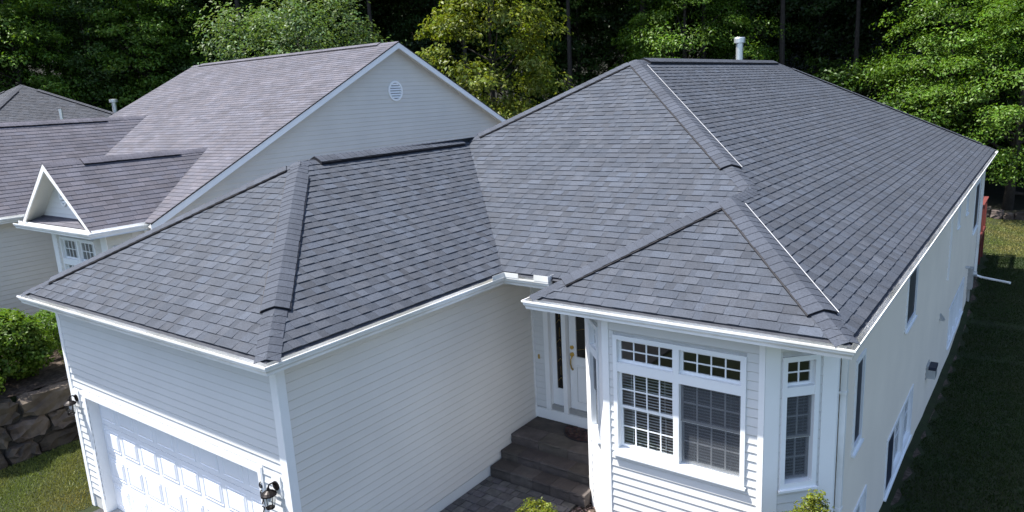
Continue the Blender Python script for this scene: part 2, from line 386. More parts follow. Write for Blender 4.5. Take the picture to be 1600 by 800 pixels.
def hip(roof, p0, p1, nL, nR, m, vent=None, single=True, edge=None, vh=0.04, tone=1.0):
    nL, nR = Vector(nL).normalized(), Vector(nR).normalized()
    if not vent: cap_run(roof, p0, p1, nL, nR, m, 0, 1, single=single, tone=tone); return
    a, b = vent
    if a > 0.01: cap_run(roof, p0, p1, nL, nR, m, 0, a, single=single, tone=tone)
    tL, tR, up = cap_run(roof, p0, p1, nL, nR, m, a, b, lift=vh, wd=0.172, single=single, tone=tone)
    if b < 0.99: cap_run(roof, p0, p1, nL, nR, m, b, 1, single=single, tone=tone)
    P0, P1 = Vector(p0), Vector(p1); h = P1 - P0; s0, s1 = P0 + h * a, P0 + h * b
    v = MB(); pr = []
    for s in (s0, s1): pr.append([s + tL * .188 + nL * .006, s + tL * .188 + nL * (vh - .006), s + up * (vh - .012), s + tR * .188 + nR * (vh - .006), s + tR * .188 + nR * .006])
    v.add(pr[0] + pr[1], [(i, i + 1, i + 6, i + 5) for i in range(4)] + [(0, 1, 2, 3, 4), (9, 8, 7, 6, 5)])
    vo = v.build('ridge_vent', M['black'], roof)
    if edge:
        tt, nn = (tL, nL) if edge == 'L' else (tR, nR)
        g = MB(); g.tube([s0 + tt * .196 + nn * (vh + .004), s1 + tt * .196 + nn * (vh + .004)], 0.0055, 5); g.build('vent_edge_strip', M['strip'], roof)

# ------------------------------------------------------------------ sweeps along eaves (gutter, soffit)
def sweep(m, path, prof, close=False):
    """path: (x, y) points walked with the house on the left; prof: (outward offset, z)"""
    n = len(path); pts = [Vector((p[0], p[1])) for p in path]; rows = []
    nor = []
    for i in range(n - 1): d = (pts[i + 1] - pts[i]).normalized(); nor.append(Vector((d.y, -d.x)))
    for i in range(n):
        if i == 0: o = nor[0]
        elif i == n - 1: o = nor[-1]
        else: a, b = nor[i - 1], nor[i]; o = (a + b) / (1 + a.dot(b))
        rows.append([(pts[i].x + o.x * q, pts[i].y + o.y * q, z) for q, z in prof])
    k = len(prof); vs = [p for r in rows for p in r]
    fs = [(i * k + j, (i + 1) * k + j, (i + 1) * k + j + 1, i * k + j + 1) for i in range(n - 1) for j in range(k - 1)]
    if close: fs += [tuple(range(k)), tuple((n - 1) * k + j for j in reversed(range(k)))]
    m.add(vs, fs)
GUT = [(-0.014, -0.004), (-0.012, 0.006), (0.0, 0.006), (0.0, -0.018), (-0.018, -0.03), (-0.018, -0.055), (-0.04, -0.085), (-0.045, -0.118), (-0.128, -0.118), (-0.128, 0.045), (-0.122, 0.045), (-0.122, -0.112), (-0.05, -0.112), (-0.046, -0.085), (-0.022, -0.05), (-0.014, -0.004)]

# =================================================================== GROUND
def zg(x, y):
    zr = np.interp(y, [-40, 0, 4, 8.3, 14, 19, 22, 25, 30, 36, 44, 60, 90, 200], [-4.3, -4.3, -4.3, -4.58, -5.0, -5.2, -5.05, -4.5, -4.4, -4.3, -3.2, 0.8, 16, 80])
    zf = np.interp(y, [-40, 0, 3, 6, 30, 36, 44, 60, 90, 200], [-3.9, -3.9, -3.6, -3.7, -4.0, -4.0, -3.0, 0.8, 16, 80])
    zl = np.interp(y, [-40, 0, 26, 34, 60, 90, 200], [-3.88, -3.88, -3.6, -3.4, 0.8, 16, 80])
    t = np.clip((x - 3.5) / 1.6, 0, 1); t = t * t * (3 - 2 * t)
    z = zf * (1 - t) + zr * t
    tl = np.clip((-0.8 - x) / 0.8, 0, 1); z = z * (1 - tl) + zl * tl
    # the neighbour's higher terrace beyond the stone wall, and the wooded bank further left
    zn = np.interp(y, [-40, 20, 34, 60, 90, 200], [-2.66, -2.6, -2.4, 0.8, 16, 80])
    tn = np.clip((-9.5 - x) / 0.15, 0, 1); z = z * (1 - tn) + zn * tn
    dl = np.clip((-44 - x), 0, 200); z = z + np.where(dl > 0, dl * 0.40, 0)
    return z
def build_ground():
    xs = np.unique(np.concatenate([np.linspace(-300, -60, 16), np.linspace(-60, -10, 34), [-9.66, -9.65, -9.5, -9.49], np.linspace(-9.3, 12, 60), np.linspace(12.5, 60, 20), np.linspace(70, 300, 12)]))
    ys = np.unique(np.concatenate([np.linspace(-300, -20, 16), np.linspace(-18, 45, 90), np.linspace(46, 110, 30), np.linspace(120, 300, 10)]))
    X, Y = np.meshgrid(xs, ys, indexing='ij'); Zg = zg(X, Y); m = MB()
    nx, ny = len(xs), len(ys)
    m.v = [tuple(p) for p in np.stack([X.ravel(), Y.ravel(), Zg.ravel()], 1).tolist()]; m.t = [(1, 1, 1)] * len(m.v)
    m.f = [(i * ny + j, (i + 1) * ny + j, (i + 1) * ny + j + 1, i * ny + j + 1) for i in range(nx - 1) for j in range(ny - 1)]
    o = m.build('ground', M['lawn'], kind='structure', smooth=True)
    o.data.materials.append(M['litter'])
    for p in o.data.polygons:
        c = p.center
        if c.y > 37.5 - 0.0 * c.x or c.x < -44 or (c.x < -10 and c.y > 24): p.material_index = 1
    return o
build_ground()
dr = MB(); dr.box((-6.05, -14, -4.2), (-0.75, 0.5, -3.865)); dr.build('driveway', M['asphalt'], kind='structure')

# =================================================================== MAIN HOUSE
YM, XE, YE, XF, YG, S, WG = 4.438, 1.015, 3.462, 5.331, 26.442, 0.566, 6.7
HW = (XF + WG) / 2; HP = S * HW; XP = XF - HW; WB = (XF - XE) / 2
P1 = (XP, YM + HW, HP); P2 = (XP, YG - HW, HP); Q1 = (-WG / 2, WG / 2, S * WG / 2); Q2 = (-WG / 2, YM + WG / 2, S * WG / 2)
R_ = (XF - WB, YE + WB, S * WB); S_ = (XF - WB, YM + WB, S * WB)
house = root('house', 'light grey sided house with new charcoal shingle hip roof and white garage door', 'house', (-0.7, 13, -3.87))

roofm = MB(); T = []
DS = 0.10                                              # shingles start this far inside the outer gutter line
PL = []
PL.append(((-WG, 0, 0), (1, 0, 0), (0, 1, 0), itp([0, WG / 2], [0, WG / 2]), itp([0, WG / 2], [WG, WG / 2]), WG / 2, [0.06, WG / 2]))            # garage front
PL.append(((0, 0, 0), (0, 1, 0), (-1, 0, 0), itp([0, WG / 2], [0, WG / 2]), itp([0, WG / 2], [YM, YM + WG / 2]), WG / 2, [0.06, WG / 2]))       # garage right
PL.append(((0, YM, 0), (1, 0, 0), (0, 1, 0), itp([0, WG / 2, HW], [0, -WG / 2, XP]), itp([0, WB, HW], [XE, XF - WB, XP]), HW, [0.06, WB, WG / 2, HW]))   # main front
PL.append(((XE, YE, 0), (1, 0, 0), (0, 1, 0), itp([0, WB], [0, WB]), itp([0, WB], [2 * WB, WB]), WB, [0.06, WB]))                             # bay front
PL.append(((XF, 0, 0), (0, 1, 0), (-1, 0, 0), itp([0, WB, WB + 1e-4, HW], [YE, YE + WB, YM + WB, YM + HW]), itp([0, HW], [YG, YG - HW]), HW, [0.06, WB, WB + 1e-4, HW]))  # right
PL.append(((XE, 0, 0), (0, -1, 0), (1, 0, 0), itp([0, WB], [-YM, -YM - WB]), itp([0, WB], [-YE, -YE - WB]), WB, [0.06, WB]))                  # bay left
PL.append(((-WG, 0, 0), (0, -1, 0), (1, 0, 0), itp([0, HW], [-YG, -YG + HW]), itp([0, WG / 2, WG / 2 + 1e-4, HW], [0, -WG / 2, -YM - WG / 2, -YM - HW]), HW, [0.06, WG / 2, WG / 2 + 1e-4, HW]))  # left
PL.append(((0, YG, 0), (-1, 0, 0), (0, -1, 0), itp([0, HW], [-XF, -XP]), itp([0, HW], [WG, -XP]), HW, [0.06, HW]))                             # back
for i, (O, U, D, Lf, Rf, dm, ds) in enumerate(PL):
    deck_poly(roofm, O, U, D, S, Lf, Rf, ds)
    T += tabs(O, U, D, S, Lf, Rf, DS, dm)
roof = roofm.build('roof', M['deck'], house)
lay(roof, T, 'shingle', 300)
nF, nR, nL, nB = (0, -S, 1), (S, 0, 1), (-S, 0, 1), (0, S, 1)
sh = 'shingle'
def inn(p, dx, dy, k=0.09): return (p[0] + dx * k, p[1] + dy * k, p[2] + S * k)
hip(roof, inn((0, 0, 0), -1, 1), Q1, nF, nR, sh, (0.19, 0.90), edge=None)
hip(roof, inn((-WG, 0, 0), 1, 1), Q1, nL, nF, sh, (0.10, 0.95), single=False)
hip(roof, Q1, Q2, nL, nR, sh, (0.07, 0.93), vh=.06)
hip(roof, Q2, P1, nL, nF, sh, (0.06, 0.95), single=False)
hip(roof, S_, P1, nF, nR, sh, (0.13, 0.96), edge='R')
hip(roof, R_, S_, nL, nR, sh, None)
hip(roof, inn((XE, YE, 0), 1, 1), R_, nL, nF, sh, (0.16, 0.93))
hip(roof, inn((XF, YE, 0), -1, 1), R_, nF, nR, sh, (0.17, 0.96), edge='R')
hip(roof, P1, P2, nL, nR, sh, (0.04, 0.98), single=False, vh=.055)
hip(roof, inn((XF, YG, 0), -1, -1), P2, nR, nB, sh, (0.08, 0.93), single=False)
hip(roof, inn((-WG, YG, 0), 1, -1), P2, nB, nL, sh, (0.08, 0.93), single=False)

# gutters, soffits, splash guards
g = MB(); sweep(g, [(-WG, YG), (-WG, 0), (0, 0), (0, YM), (XE - .19, YM)], GUT, True)
g.box((XE - .192, YM + .005, -.115), (XE - .188, YM + .12, .01)); gut = g.build('gutter', M['gutter'], house)
g = MB(); g.box((-0.004, YM - .30, .008), (-0.001, YM - .002, .085)); g.box((0.0, YM - .003, .008), (.27, YM, .085)); g.build('splash_guard', M['gutter'], gut)
g = MB(); g.box((XE - .45, YM - .003, .008), (XE - .187, YM, .10)); g.box((XE - .19, YM, .008), (XE - .187, YM + .2, .10)); g.build('splash_guard', M['gutter'], gut)
g = MB(); sweep(g, [(XE, YM + .5), (XE, YE), (XF, YE), (XF, YG), (-WG + .02, YG)], GUT, True); g.build('gutter', M['gutter'], house)
sf = MB(); sweep(sf, [(-WG, YG), (-WG, 0), (0, 0), (0, YM), (XE, YM), (XE, YE), (XF, YE), (XF, YG), (-WG, YG)], [(-.11, -.121), (-.43, -.121)])
sf.add([(-.42, YM + .3, -.124), (1.5, YM + .3, -.124), (1.5, 5.9, -.124), (-.42, 5.9, -.124)], [(0, 1, 2, 3)])
sf.add([(1.35, 3.8, -.125), (5.0, 3.8, -.125), (5.0, 4.7, -.125), (1.35, 4.7, -.125)], [(0, 1, 2, 3)])
sf.build('soffit', M['soffit'], house)

OV = 0.40
XL, XS, YF, YE2, BX0, BX1, BF0, BF1, BY, FY = -6.3, -0.4, 0.4, 5.72, 1.42, 4.93, 2.08, 4.27, 3.865, 4.525
ZT = -0.12
# garage front with the door opening
GX0, GX1, GZ = -5.78, -1.03, -1.73
Fg, _ = wall(house, (XL, YF), (XS, YF), -3.87, ZT, [(GX0 - XL, GX1 - XL, -3.87, GZ)], zs=-3.62)
Fs, _ = wall(house, (XS, YF), (XS, YE2), -4.0, ZT, zs=-3.28, sid='siding_side')
m = MB(); m.frame_box(Fs, 0.1, YE2 - YF - .01, -3.5, -3.285, 0.0, 0.012); m.build('base_trim', M['siding'], house)
m = MB(); m.frame_box(Fs, 0.0, YE2 - YF, -4.1, -3.5, -0.02, 0.004); m.build('foundation', M['concrete'], house)
Fe, _ = wall(house, (XS, YE2), (BX0, YE2), -4.0, ZT, [(0.24, 1.72, -2.77, -0.5)], zs=-2.75)
wall(house, (BX0, YE2), (BX0, FY), -4.0, ZT, zs=-2.9)
FBL, LBL = F3((BX0, FY), (BF0, BY)); FBR, LBR = F3((BF1, BY), (BX1, FY))
wz0, wz1 = -2.15, -0.41
wall(house, (BX0, FY), (BF0, BY), -4.2, ZT, [(.23, .72, wz0, wz1)], zs=-3.55)
FB, _ = wall(house, (BF0, BY), (BF1, BY), -4.4, ZT, [(.16, 1.98, wz0, wz1)], zs=-3.55)
wall(house, (BF1, BY), (BX1, FY), -4.8, ZT, [(.22, .70, wz0, wz1)], zs=-3.65)
yr = lambda y: y - FY
RW = [(5.60, 6.18, -2.27, -0.90), (9.85, 11.02, -1.77, -0.55), (8.62, 11.5, -4.50, -3.37), (5.55, 6.85, -4.40, -3.33), (17.9, 21.9, -4.68, -3.55), (23.6, 25.4, -2.5, -0.85), (18.2, 18.75, -1.35, -.5), (20.5, 21.1, -1.35, -.5)]
FR, _ = wall(house, (BX1, FY), (BX1, 26.05), -5.7, ZT, [(yr(a), yr(b), c, d) for a, b, c, d in RW], sid='siding_right', zs=-5.5, label='cream sided side wall facing the shaded lawn')
wall(house, (BX1, 26.05), (XL, 26.05), -4.9, ZT, sid='siding_side', exp=.236)
wall(house, (XL, 26.05), (XL, YF), -3.9, ZT, exp=.236)
m = MB(); m.box((XL + .15, 6.0, -3.2), (BX1 - .15, 25.9, -3.1)); m.box((1.6, 4.7, -3.19), (BX1 - .16, 6.0, -3.11)); m.build('floor_slab', M['interior'], house)
m = MB(); m.box((-6.1, 7.2, -3.1), (4.75, 7.3, -.2)); m.box((-.35, 5.9, -3.1), (-.25, 7.2, -.2)); m.box((1.2, 5.9, -3.1), (1.3, 7.2, -.2)); m.build('partition', M['interior'], house)
# corner boards
def corner(F, u0, u1, z0, z1=ZT, n=0.024):
    m = MB(); m.frame_box(F, u0, u1, z0, z1, 0.002, n); return m.build('corner_board', M['trim'], house)
LS = XS - XL
corner(Fg, LS - .11, LS + .026, -3.87, n=.026); corner(Fs, -.0, .10, -3.87, n=.0235); corner(Fg, -.02, .09, -3.87)
corner(Fs, YE2 - YF - .06, YE2 - YF - .003, -3.28, n=.02)
corner(FBL, 0, .2, -3.9, n=.022); corner(FBL, LBL - .19, LBL, -3.9, n=.022); corner(FB, -.012, .09, -3.9, n=.026); corner(FB, 2.19 - .06, 2.19 + .012, -3.9, n=.026)
corner(FBR, 0, .19, -4.4, n=.022); corner(FBR, LBR - .19, LBR + .01, -4.6, n=.024); corner(FR, -.01, .09, -5.0, n=.022)
m = MB(); m.frame_box(FB, 0.0, 2.19, -3.75, -3.56, 0.0, 0.02); m.build('base_trim', M['trim'], house)

# bay windows
bz = dict()
un = []
for (a, b, op) in ((.22, 1.03, 'b'), (1.11, 1.92, 'bn')):
    un += [(a, b, -.80, -.47, 4, 2, ''), (a, b, -1.47, -.93, 4, 2, op), (a, b, -2.06, -1.45, 4, 2, op + 'o')]
window(house, FB, .16, 1.98, wz0, wz1, un, mull=[(1.03, 1.11, wz0 + .08, wz1 - .06), (.22, 1.03, -.93, -.80), (1.11, 1.92, -.93, -.80)], label='wide double bay window with gridded panes and white blinds')
for Fq, off in ((FBL, .01), (FBR, 0)):
    a, b = .28 + off, .64 + off
    window(house, Fq, .22 + off, .70 + off, wz0, wz1, [(a, b, -.80, -.47, 2, 2, ''), (a, b, -1.50, -.92, 2, 2, 'bn'), (a, b, -2.06, -1.48, 2, 2, 'bno')], mull=[(a, b, -.92, -.80)], label='narrow gridded window on the canted side of the bay')
# side wall windows
def sidewin(k, units, label=None, **kw):
    a, b, c, d = RW[k]; return window(house, FR, yr(a), yr(b), c, d, units, label=label, **kw)
def plainu(a, b, c, d, nc=1, nr=1, op=''): return (yr(a) + .06, yr(b) - .06, c + .08, d - .06, nc, nr, op)
def dark(k, w_, u0=0, u1=1):
    a, b, c, d = RW[k]; m = MB(); m.frame_box(FR, yr(a + (b - a) * u0) + .05, yr(a + (b - a) * u1) - .05, c + .06, d - .05, -.012, .004); m.build('dark_screen', M['navy'], w_)
w_ = sidewin(0, [plainu(*RW[0])], 'narrow dark screened window in the side wall'); dark(0, w_)
w_ = sidewin(1, [plainu(*RW[1])]); dark(1, w_)
a, b, c, d = RW[2]
w_ = sidewin(2, [(yr(8.68), yr(9.36), c + .08, d - .06, 1, 1), (yr(9.46), yr(10.40), c + .08, d - .06, 1, 2), (yr(10.5), yr(11.44), c + .08, d - .06, 1, 2)], 'low basement window with one dark sash', mull=[(yr(9.36), yr(9.46), c + .08, d - .06), (yr(10.40), yr(10.5), c + .08, d - .06)])
m = MB(); m.frame_box(FR, yr(8.66), yr(9.38), c + .04, d - .05, -.01, .02); m.build('dark_screen', M['navy'], w_)
a, b, c, d = RW[3]; sidewin(3, [plainu(a, b, c, d, 4, 2)])
a, b, c, d = RW[4]
sidewin(4, [(yr(a) + .06 + k * .97, yr(a) + 1.0 + k * .97, c + .08, d - .06, 1, 2, 'b') for k in range(4)], mull=[(yr(a) + 1.0 + k * .97, yr(a) + 1.03 + k * .97, c + .08, d - .06) for k in range(3)])
w_ = sidewin(5, [plainu(*RW[5])]); dark(5, w_)
sidewin(6, [plainu(*RW[6])]); sidewin(7, [plainu(*RW[7])])
m = MB(); m.frame_box(FR, yr(16.6), yr(16.72), -2.4, -.5, .004, .05); m.build('vertical_trim', M['trim'], house)
# wall fittings on the side wall
P = lambda y, z, n: FR[0] + FR[1] * yr(y) + FR[2] * n + Vector((0, 0, z))
m = MB(); m.frame_box(FR, yr(13.55), yr(14.0), -4.03, -3.68, .0, .03); v = m.build('wall_vent_hood', M['grey'], house)
m = MB(); m.prism([P(13.6, -3.72, .03), P(13.6, -3.72, .10), P(13.6, -3.80, .2), P(13.6, -4.0, .2), P(13.6, -4.0, .03)], FR[1] * .36); m.build('hood', M['galv'], v)
m = MB(); m.frame_box(FR, yr(13.58), yr(13.98), -3.79, -3.715, .06, .21); m.build('hood_top', M['navy'], v)
m = MB(); m.prism([P(15.6, -3.2, .0), P(15.6, -3.05, .01), P(15.6, -3.2, .12)], FR[1] * .22); m.build('small_vent', M['galv'], house)
m = MB(); m.frame_box(FR, yr(23.3), yr(23.7), -4.3, -3.6, 0, .16); m.frame_box(FR, yr(23.42), yr(23.58), -5.0, -4.3, .03, .1); v = m.build('utility_meter', M['grey'], house)
m = MB(); m.tube([P(23.5, -3.8, .16), P(23.5, -3.8, .26)], .09, 12); m.build('meter_dial', M['galv'], v)
m = MB(); m.tube([P(22.2, -3.3, 0), P(22.2, -3.3, .13)], .045, 8); m.build('pipe_stub', M['galv'], house)
# downspouts
m = MB(); m.frame_box(FR, .12, .20, -4.4, -.28, .03, .10); m.tube([P(FY + .16, -.28, .065), P(FY + .16, -.16, .26), P(FY + .16, -.11, .30)], .038, 8)
d1 = m.build('downspout', M['gutter'], house)
for z in (-1.0, -2.6):
    b = MB(); b.frame_box(FR, .10, .22, z, z + .035, .02, .106); b.build('strap', M['gutter'], d1)
m = MB(); m.frame_box(FR, yr(25.78), yr(25.87), -4.35, -.35, .03, .11); m.tube([P(25.82, -.36, .07), P(25.82, -.14, .3)], .04, 8)
m.tube([P(25.82, -4.3, .07), P(25.80, -4.40, .12), P(25.75, -4.44, .3), P(25.3, -4.44, 1.15)], .045, 8); m.build('downspout', M['gutter'], house)
# roof vent pipe behind the main ridge
vp = MB(); vx, vy = -1.15, 18.4; vz = HP - S * .47
vp.lathe((vx, vy, 0), [(.001, vz - .15), (.105, vz - .15), (.105, vz + .86), (.001, vz + .86)], 20); v = vp.build('vent_pipe', M['galv'], house, smooth=False)
vp = MB(); vp.lathe((vx, vy, 0), [(.10, vz + .85), (.165, vz + .86), (.165, vz + 1.0), (.15, vz + 1.02), (.001, vz + 1.03)], 20); vp.build('vent_cap', M['galv'], v)
vp = MB(); vp.lathe((vx, vy, 0), [(.2, vz - .02), (.108, vz + .16)], 20); vp.build('flashing', M['galv'], v)

# garage door
m = MB(); m.ring(Fg, GX0 - XL - .1, GX1 - XL + .1, -4.1, GZ + .1, .1, .0, .03); m.build('garage_trim', M['trim'], house)
m = MB(); m.frame_box(Fg, GX0 - XL - .03, GX0 - XL + .012, -3.87, GZ, -.30, .01); m.frame_box(Fg, GX1 - XL - .012, GX1 - XL + .03, -3.87, GZ, -.30, .01); m.frame_box(Fg, GX0 - XL + .012, GX1 - XL - .012, GZ - .012, GZ + .03, -.30, .01); m.build('garage_jamb', M['trim'], house)
GW = GX1 - GX0; gm = MB(); gd = None
rows, cols = 4, 8; rh = (GZ + 3.86) / rows; u0 = GX0 - XL
for r in range(rows): gm.frame_box(Fg, u0, u0 + GW, -3.86 + r * rh + .004, -3.86 + (r + 1) * rh - .004, -.19, -.155)
gd = gm.build('garage_door', M['gdoor'], house)
cw = GW / cols
for r in range(rows):
    for c in range(cols):
        a, b, z0, z1 = u0 + c * cw + .055, u0 + (c + 1) * cw - .055, -3.86 + r * rh + .085, -3.86 + (r + 1) * rh - .085
        q = MB(); O, U, N = Fg; PP = lambda u, z, n: O + U * u + N * n + Vector((0, 0, z))
        lv = [(0, -.156), (.004, -.147), (.014, -.147), (.022, -.154), (.03, -.154), (.058, -.142)]
        vs = [];
        for (ins, n) in lv: vs += [PP(a + ins, z0 + ins, n), PP(b - ins, z0 + ins, n), PP(b - ins, z1 - ins, n), PP(a + ins, z1 - ins, n)]
        fs = [(k * 4 + i, k * 4 + (i + 1) % 4, k * 4 + 4 + (i + 1) % 4, k * 4 + 4 + i) for k in range(len(lv) - 1) for i in range(4)] + [tuple(len(lv) * 4 - 4 + i for i in range(4))]
        q.add(vs, fs); q.build('door_panel', M['gdoor'], gd)
m = MB(); m.box((GX0 - .05, YF - .25, -3.9), (GX1 + .05, YF + .3, -3.858)); m.build('garage_threshold', M['concrete'], house)

# wall lanterns
def lantern(x, z):
    m = MB(); yl = YF - .15
    m.tube([(x, YF - .026, z + .06), (x, YF - .045, z + .06)], .062, 14); m.tube([(x, YF - .04, z + .06), (x, YF - .08, z + .12), (x, YF - .13, z + .12), (x, yl, z + .08)], .011, 7)
    l = m.build('lantern', M['bronze'], house)
    m = MB(); m.lathe((x, yl, z), [(.004, .10), (.018, .085), (.025, .055), (.07, .03), (.098, .006), (.10, -.008), (.088, -.008), (.06, .012), (.02, .028)], 14); m.build('lantern_hood', M['bronze'], l)
    m = MB()
    for k in range(6):
        t = k * math.pi / 3; m.tube([(x + .08 * math.cos(t), yl + .08 * math.sin(t), z - .006), (x + .052 * math.cos(t), yl + .052 * math.sin(t), z - .18)], .004, 5)
    m.lathe((x, yl, z), [(.056, -.175), (.056, -.187), (.02, -.2), (.002, -.215)], 12); m.build('lantern_cage', M['bronze'], l)
    m = MB(); m.lathe((x, yl, z), [(.077, -.01), (.05, -.175)], 6); m.build('lantern_glass', M['glass'], l)
    m = MB(); m.lathe((x, yl, z), [(.001, -.02), (.02, -.035), (.024, -.07), (.012, -.1), (.001, -.11)], 10); m.build('bulb', M['bulb'], l)
    m = MB(); m.box((x - .09, YF - .03, z - .1), (x + .09, YF - .004, z + .2)); m.build('mounting_block', M['trim'], l)
lantern(-.65, -1.86); lantern(-6.10, -1.86)
# house number on the garage trim
num = MB(); num.box((GX1 + .02, YF - .0335, -2.30), (GX1 + .08, YF - .0305, -1.62)); plate = num.build('house_number', M['trim'], house)
for i, ch in enumerate('6677'):
    cu = bpy.data.curves.new('digit', 'FONT'); cu.body = ch; cu.size = .14; cu.extrude = .004; cu.align_x = 'CENTER'
    to = bpy.data.objects.new('digit', cu); me = bpy.data.meshes.new_from_object(to); bpy.data.objects.remove(to)
    me.transform(Matrix.Translation(Vector((GX1 + .05, YF - .042, -1.93 - i * .118)) - ORG[house.name]) @ Matrix.Rotation(math.pi / 2, 4, 'X'))
    me.materials.clear(); me.materials.append(M['black']); o = bpy.data.objects.new('digit', me); COL.objects.link(o); o.parent = plate

# entry: frame, sidelight, door
O, U, N = Fe; ue = lambda x: x - XS
m = MB(); zt, zb = -.5, -2.68
for (a, b) in ((-.16, -.06), (.215, .30), (1.24, 1.32)): m.frame_box(Fe, ue(a), ue(b), -2.77, zt, -.12, .03)
m.frame_box(Fe, ue(-.06), ue(1.24), zt - .08, zt, -.12, .028); ef = m.build('entry_frame', M['trim'], house)
m = MB(); m.frame_box(Fe, ue(-.06), ue(.215), -2.77, -2.68, -.12, .0); m.frame_box(Fe, ue(.30), ue(1.24), -2.77, -2.68, -.12, .0); m.build('door_sill', M['grey'], house)
m = MB(); m.frame_box(Fe, ue(-.06), ue(.03), zb, zt - .08, -.11, -.07); m.frame_box(Fe, ue(.18), ue(.215), zb, zt - .08, -.11, -.07); m.frame_box(Fe, ue(.03), ue(.18), zb, -2.36, -.11, -.07); m.frame_box(Fe, ue(.03), ue(.18), -.66, zt - .08, -.11, -.07)
slt = m.build('sidelight', M['door'], house)
m = MB(); m.frame_box(Fe, ue(.03), ue(.18), -2.36, -.66, -.094, -.088); m.build('pane', M['dglass'], slt)
def came(us, zs, par):
    k = MB(); a, b = us; z = zs[0] + .12; i = 0
    while z < zs[1] - .2:
        for (p0, p1) in (((a, z), ((a + b) / 2, z + .09)), (((a + b) / 2, z + .09), (b, z)), (((a + b) / 2, z + .13), ((a + b) / 2, z + .3))):
            k.tube([O + U * p0[0] + N * -.085 + Z * p0[1], O + U * p1[0] + N * -.085 + Z * p1[1]], .0025, 4)
        z += .36; i += 1
    k.build('leaded_came', M['brass'], par)
came((ue(.03), ue(.18)), (-2.36, -.66), slt)
m = MB(); a, b = .31, 1.23
for (x0, x1, z0, z1) in ((a, .45, zb, zt - .08), (1.09, b, zb, zt - .08), (.45, 1.09, zb, -1.70), (.45, 1.09, -.66, zt - .08)): m.frame_box(Fe, ue(x0), ue(x1), z0, z1, -.11, -.065)
door = m.build('front_door', M['door'], house)
m = MB(); m.frame_box(Fe, ue(.45), ue(1.09), -1.70, -.66, -.094, -.088); m.build('pane', M['dglass'], door)
came((ue(.45), ue(1.09)), (-1.70, -.66), door)
for (x0, x1) in ((.47, .74), (.80, 1.07)):
    m = MB(); m.frame_box(Fe, ue(x0), ue(x1), -2.52, -1.88, -.064, -.055); m.ring(Fe, ue(x0) - .03, ue(x1) + .03, -2.55, -1.85, .02, -.064, -.05); m.build('door_panel', M['door'], door)
m = MB(); hx = O + U * ue(.375) + N * -.06
m.tube([hx + Z * -1.53, hx + Z * -1.53 + N * .03], .032, 14); m.tube([hx + Z * -1.66, hx + Z * -1.66 + N * .03], .038, 14)
m.tube([hx + Z * -1.69 + N * .02, hx + Z * -1.74 + N * .065, hx + Z * -1.82 + N * .07, hx + Z * -1.90 + N * .05, hx + Z * -1.94 + N * .01], [.016, .012, .012, .014, .018], 8); m.build('door_handle', M['brass'], door)
m = MB(); m.frame_box(Fe, ue(-.30), ue(-.265), -1.83, -1.75, .016, .03); m.build('doorbell', M['brass'], house)
m = MB(); m.frame_box(Fe, .02, BX0 - XS, -3.0, -2.775, 0, .03); m.build('base_trim', M['trim'], house)

# =================================================================== PORCH STEPS, PATH, MAT
steps = root('porch_steps', 'dark stone porch landing and steps below the front door', 'steps', (.5, 4.8, -3.47))
def block(par, x0, x1, y0, y1, z0, z1, m='step'):
    b = MB(); n = 5; t = random.uniform(.75, 1.25); b.tn = (t, t * random.uniform(.96, 1.0), t * random.uniform(.92, 1))
    e = .012; vs = []; xs = [x0 + .003 + (x1 - x0 - .006) * i / n for i in range(n + 1)]
    rows_ = [(0, z0), (-.006, z0 + (z1 - z0) * .35), (.004, z0 + (z1 - z0) * .7), (.0, z1 - .02), (.014, z1), (y1 - y0, z1)]
    for i, x in enumerate(xs):
        for j, (dy, z) in enumerate(rows_): vs.append((x, y0 + dy + (random.uniform(-.008, .008) if 0 < j < 5 else 0), z + (random.uniform(-.003, .001) if j >= 4 else 0)))
    k = len(rows_); fs = [(i * k + j, (i + 1) * k + j, (i + 1) * k + j + 1, i * k + j + 1) for i in range(n) for j in range(k - 1)]
    fs += [tuple(range(k)) + (len(vs),), tuple(n * k + j for j in reversed(range(k))) + (len(vs) + 1,)]
    vs += [(xs[0], y1, z0), (xs[-1], y1, z0)]
    fs[-2] = tuple(range(k)) + (len(vs) - 2,); fs[-1] = (len(vs) - 1,) + tuple(n * k + j for j in reversed(range(k)))
    b.add(vs, fs); return b.build('stone_slab', M[m], par)
def course(y0, y1, z0, z1, xs):
    for a, b in zip(xs[:-1], xs[1:]): block(steps, a, b, y0, y1, z0, z1)
course(4.24, 4.62, -3.47, -3.28, [-.37, .05, .48, .83, 1.2, 1.47])
course(4.55, 4.95, -3.30, -3.125, [-.37, -.02, .44, .98, 1.38])
course(4.87, 5.25, -3.14, -2.955, [-.37, .2, .78, 1.38])
for i, (a, b) in enumerate(((-.37, .02), (.02, .5), (.5, .95), (.95, 1.38))): block(steps, a, b, 5.255, 5.685, -3.14, -2.957 + .002 * (i % 2))
m = MB(); m.box((-.36, 4.64, -3.6), (1.36, 5.66, -3.145)); m.build('core', M['sand'], steps)
